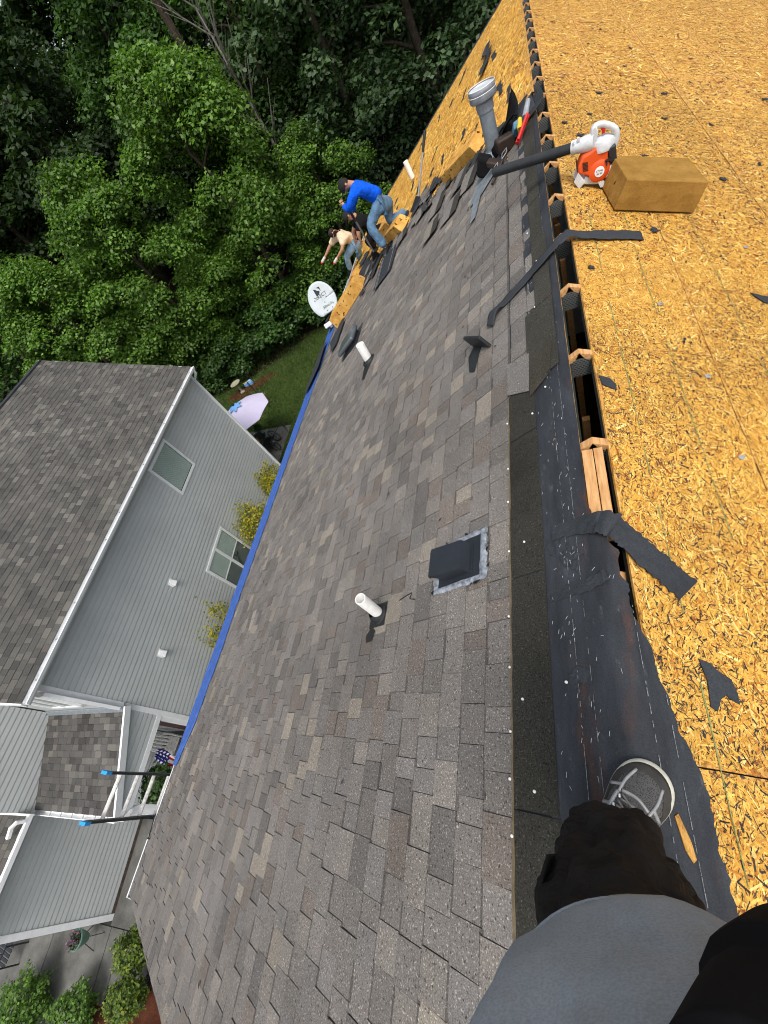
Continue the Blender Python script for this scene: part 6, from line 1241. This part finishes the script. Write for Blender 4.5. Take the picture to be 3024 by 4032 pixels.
# far rows that read as one mass
kinds = [('hardwood', 0), ('pine', 0), ('green', 1), ('hardwood', 1), ('pine', 1)]
fr = random.Random(5)
BACK = []
for ring_, cnt in ((47, 13), (60, 15)):
    for i in range(cnt):
        az = math.radians(-8 + 86 * i / (cnt - 1) + fr.uniform(-2, 2)); rr = ring_ + fr.uniform(-3, 3); BACK.append((-rr * math.sin(az), rr * math.cos(az), ring_))
for i, (x, y, ring_) in enumerate(BACK):
    k = kinds[(i * 3 + i // 4) % 5]
    tree(k[0], k[1], (x, y, 0), fr.uniform(1.0, 1.2), fr.uniform(1.35, 1.6), fr.uniform(0, 6), 'deep background tree of the dark wood', group='deep background trees of the wood')
BU = [(-12.2, 23.6, 'wild shrub at the lawn edge right of the tallest maple'), (-16.4, 21.9, 'wild shrub at the lawn edge under the tallest maple'), (-19.3, 20.3, 'wild shrub at the lawn edge behind the birdbath'), (-21.8, 19.7, 'wild shrub beyond the far corner of the neighbouring roof'), (-24.2, 20.6, 'wild shrub beside the grey shed'), (-8.3, 25.2, 'wild shrub below the worker in cream'), (-5.2, 26.4, 'wild shrub behind the far eave'), (-14.2, 23.0, 'wild shrub left of the satellite dish'), (-26.5, 17.6, 'wild shrub behind the neighbouring ridge')]
for i, (x, y, lb) in enumerate(BU): tree('bush', i % 2, (x, y, 0), .75 + .25 * ((i * 7) % 3) / 2, 1.0 + .25 * ((i * 5) % 3) / 2, i * 1.3, lb, 'shrub', 'wild shrubs at the wood edge')
# leaning bare trunk and dead branches
dt_ = thing('dead_tree', (-12.9, 27.2, 0), 'bare grey dead tree with fine leafless branches above the maple', 'tree')
M = MB(); M.tube([(-12.6, 27.3, 0), (-12.8, 27.2, 8), (-13.0, 27.1, 13.0)], [.12, .09, .03], 6); M.mk('trunk', deadwood_m, dt_)
rd = random.Random(3)
for i in range(16):
    z = 6.5 + i * .45; p = Vector((-12.75 - .015 * i, 27.2, z)); a = rd.uniform(-2.6, -.4); l = rd.uniform(1.5, 3.2); M = MB(); q1 = p + Vector((math.cos(a) * l * .5, math.sin(a) * l * .5, l * .45)); q2 = q1 + Vector((math.cos(a + .3) * l * .5, math.sin(a + .3) * l * .5, l * .6))
    M.tube([p, q1, q2], [.045, .03, .012], 5)
    for j in range(4): b0 = p.lerp(q1, .4 + .15 * j) if j < 3 else q1; a2 = a + rd.uniform(-1, 1); M.tube([b0, b0 + Vector((math.cos(a2) * .8, math.sin(a2) * .8, .75))], [.012, .005], 4)
    M.mk('branch', deadwood_m, dt_)
dt2 = thing('bare_trunk', (-15.2, 28.3, 0), 'straight brown pine trunk crossing the top of the picture', 'tree')
M = MB(); M.tube([(-15.5, 28.6, 0), (-15.2, 28.4, 12), (-15.0, 28.2, 22)], [.24, .2, .13], 8); M.mk('trunk', bark_m, dt2)
M = MB(); M.tube([(-15.05, 28.3, 19), (-16.5, 28, 20.5)], [.05, .02], 5); M.mk('branch', bark_m, dt2)
# garden shrubs
def shrub(pos, H, R, pal, n, leaf, label, group, seed, stem=0.0, name='garden_shrub'):
    r = np.random.default_rng(seed); t = thing(name, pos, label, 'shrub', group); k = n
    d = r.normal(0, 1, (k, 3)); d /= np.linalg.norm(d, axis=1, keepdims=True); bump_ = np.array([noise.noise(Vector(v * 2.2) + Vector((seed, 0, 0))) for v in d])
    rr = (r.uniform(.5, 1, k) ** .5) * (1 + .5 * bump_) * (1 + .25 * (r.random(k) < .05)); C = np.array(pos) + np.array((0, 0, stem + (H - stem) / 2)) + d * rr[:, None] * np.array((R, R, (H - stem) / 2))
    col = np.array(pal)[r.integers(0, len(pal), k)] * r.uniform(.65, 1.3, (k, 1)); npmk('foliage', leaves(C, leaf, r, .5, .6, d), 4, leaf_m, col, t, None)
    M = MB()
    for q in range(5): a = q * 1.26; M.tube([pos, Vector(pos) + Vector((math.cos(a) * R * .3, math.sin(a) * R * .3, stem + (H - stem) * .5)), Vector(pos) + Vector((math.cos(a) * R * .6, math.sin(a) * R * .6, stem + (H - stem) * .8))], [.022, .014, .005], 5)
    M.mk('stem', bark_m, t); return t
YG = [(0.34, 0.30, 0.020), (0.24, 0.24, 0.022), (0.46, 0.38, 0.03), (0.13, 0.17, 0.02)]
LG = [(0.13, 0.20, 0.022), (0.09, 0.15, 0.02), (0.20, 0.25, 0.03), (0.05, 0.09, 0.015)]
shrub(nb(8.5, .50, 0), 2.25, .62, YG, 4200, .09, 'yellow-leaved shrub against the siding nearest the back corner', 'shrubs along the neighbour wall', 1)
shrub(nb(6.3, .55, 0), 2.6, .72, YG, 5200, .09, 'yellow-leaved shrub against the siding by the twin window', 'shrubs along the neighbour wall', 2)
shrub(nb(2.9, .4, 0), 2.8, .34, YG, 700, .09, 'thin leggy yellow shrub against the siding below the vents', 'shrubs along the neighbour wall', 3)
shrub(nb(2.2, .4, 0), 2.6, .36, YG, 900, .09, 'low straggly yellow shrub against the siding near the front corner', 'shrubs along the neighbour wall', 4)
shrub((-11.0, -4.62, 0), 1.0, .40, LG, 2400, .075, 'round yellow-green shrub beside the driveway nearest our gutter', 'shrubs in the front bed', 5, .15)
shrub((-10.6, -5.28, 0), 1.1, .38, LG, 2400, .075, 'round yellow-green shrub on a thin stem beside the front lawn', 'shrubs in the front bed', 6, .3)
shrub((-12.35, -6.1, 0), .95, .52, G_BR, 2600, .085, 'green shrub at the bottom edge between the driveway slabs', 'shrubs in the front bed', 7, .1)
shrub((-14.1, -6.5, 0), 1.1, .66, G_BR, 3600, .095, 'large green shrub in the bottom left corner', 'shrubs in the front bed', 8, .1)
shrub((-10.45, -4.95, 0), .35, .22, [(0.05, 0.02, 0.035), (0.035, 0.015, 0.025)], 420, .07, 'small dark purple plant in the mulch between two shrubs', 'shrubs in the front bed', 9)
shrub(nb(-1.42, -.05, 1.85), .75, .38, G_MD, 1800, .085, 'hanging green fern at the porch corner', 'porch plants', 10, name='hanging_fern')
shrub((-13.1, -4.95, .5), .28, .19, [(0.05, 0.10, 0.03), (0.25, 0.10, 0.22), (0.04, 0.07, 0.03)], 300, .06, 'small flowering plant in the green pot', 'potted plants', 11, name='potted_plant')
shrub((-13.7, 12.75, .9), .45, .2, G_MD, 260, .09, 'leafy plant in the grey bucket on the patio table', 'potted plants', 12, name='potted_plant')
# grass blades where lawn shows
def grass(par, n, reg, seed, h=.09, test=None):
    r = np.random.default_rng(seed); x = r.uniform(reg[0], reg[1], n); y = r.uniform(reg[2], reg[3], n)
    if test is not None: k = test(x, y); x, y = x[k], y[k]; n = len(x)
    a = r.uniform(0, 6.28, n); hh = h * r.uniform(.5, 1.4, n); w_ = .022 * r.uniform(.6, 1.4, n); V = np.zeros((n, 3, 3))
    V[:, 0] = np.stack([x - np.cos(a) * w_, y - np.sin(a) * w_, np.zeros(n)], 1); V[:, 1] = np.stack([x + np.cos(a) * w_, y + np.sin(a) * w_, np.zeros(n)], 1)
    V[:, 2] = np.stack([x + r.normal(0, .04, n), y + r.normal(0, .04, n), hh], 1)
    col = np.array([(0.045, 0.085, 0.014), (0.06, 0.105, 0.02), (0.035, 0.07, 0.012), (0.10, 0.10, 0.035)])[r.integers(0, 4, n)] * r.uniform(.6, 1.3, (n, 1))
    g_ = npmk('grass', V.reshape(-1, 3), 3, grass_m, col, None, 'stuff'); g_['label'] = par; g_['category'] = 'grass'; return g_
grass('short green grass of the back lawn', 42000, (-21, -5, 9, 22), 1, .09, lambda x, y: ~((x < -12.7) & (x > -17.5) & (y < 13.8)) & ~((x < -10.3) & (y < 10.4) & (x < -11)))
grass('short green grass of the front lawn', 9000, (-10.1, -6, -9, -5), 2, .08, lambda x, y: x > -10.1 + (-5.0 - y) * .35)
bake_skins(); flush_texts()
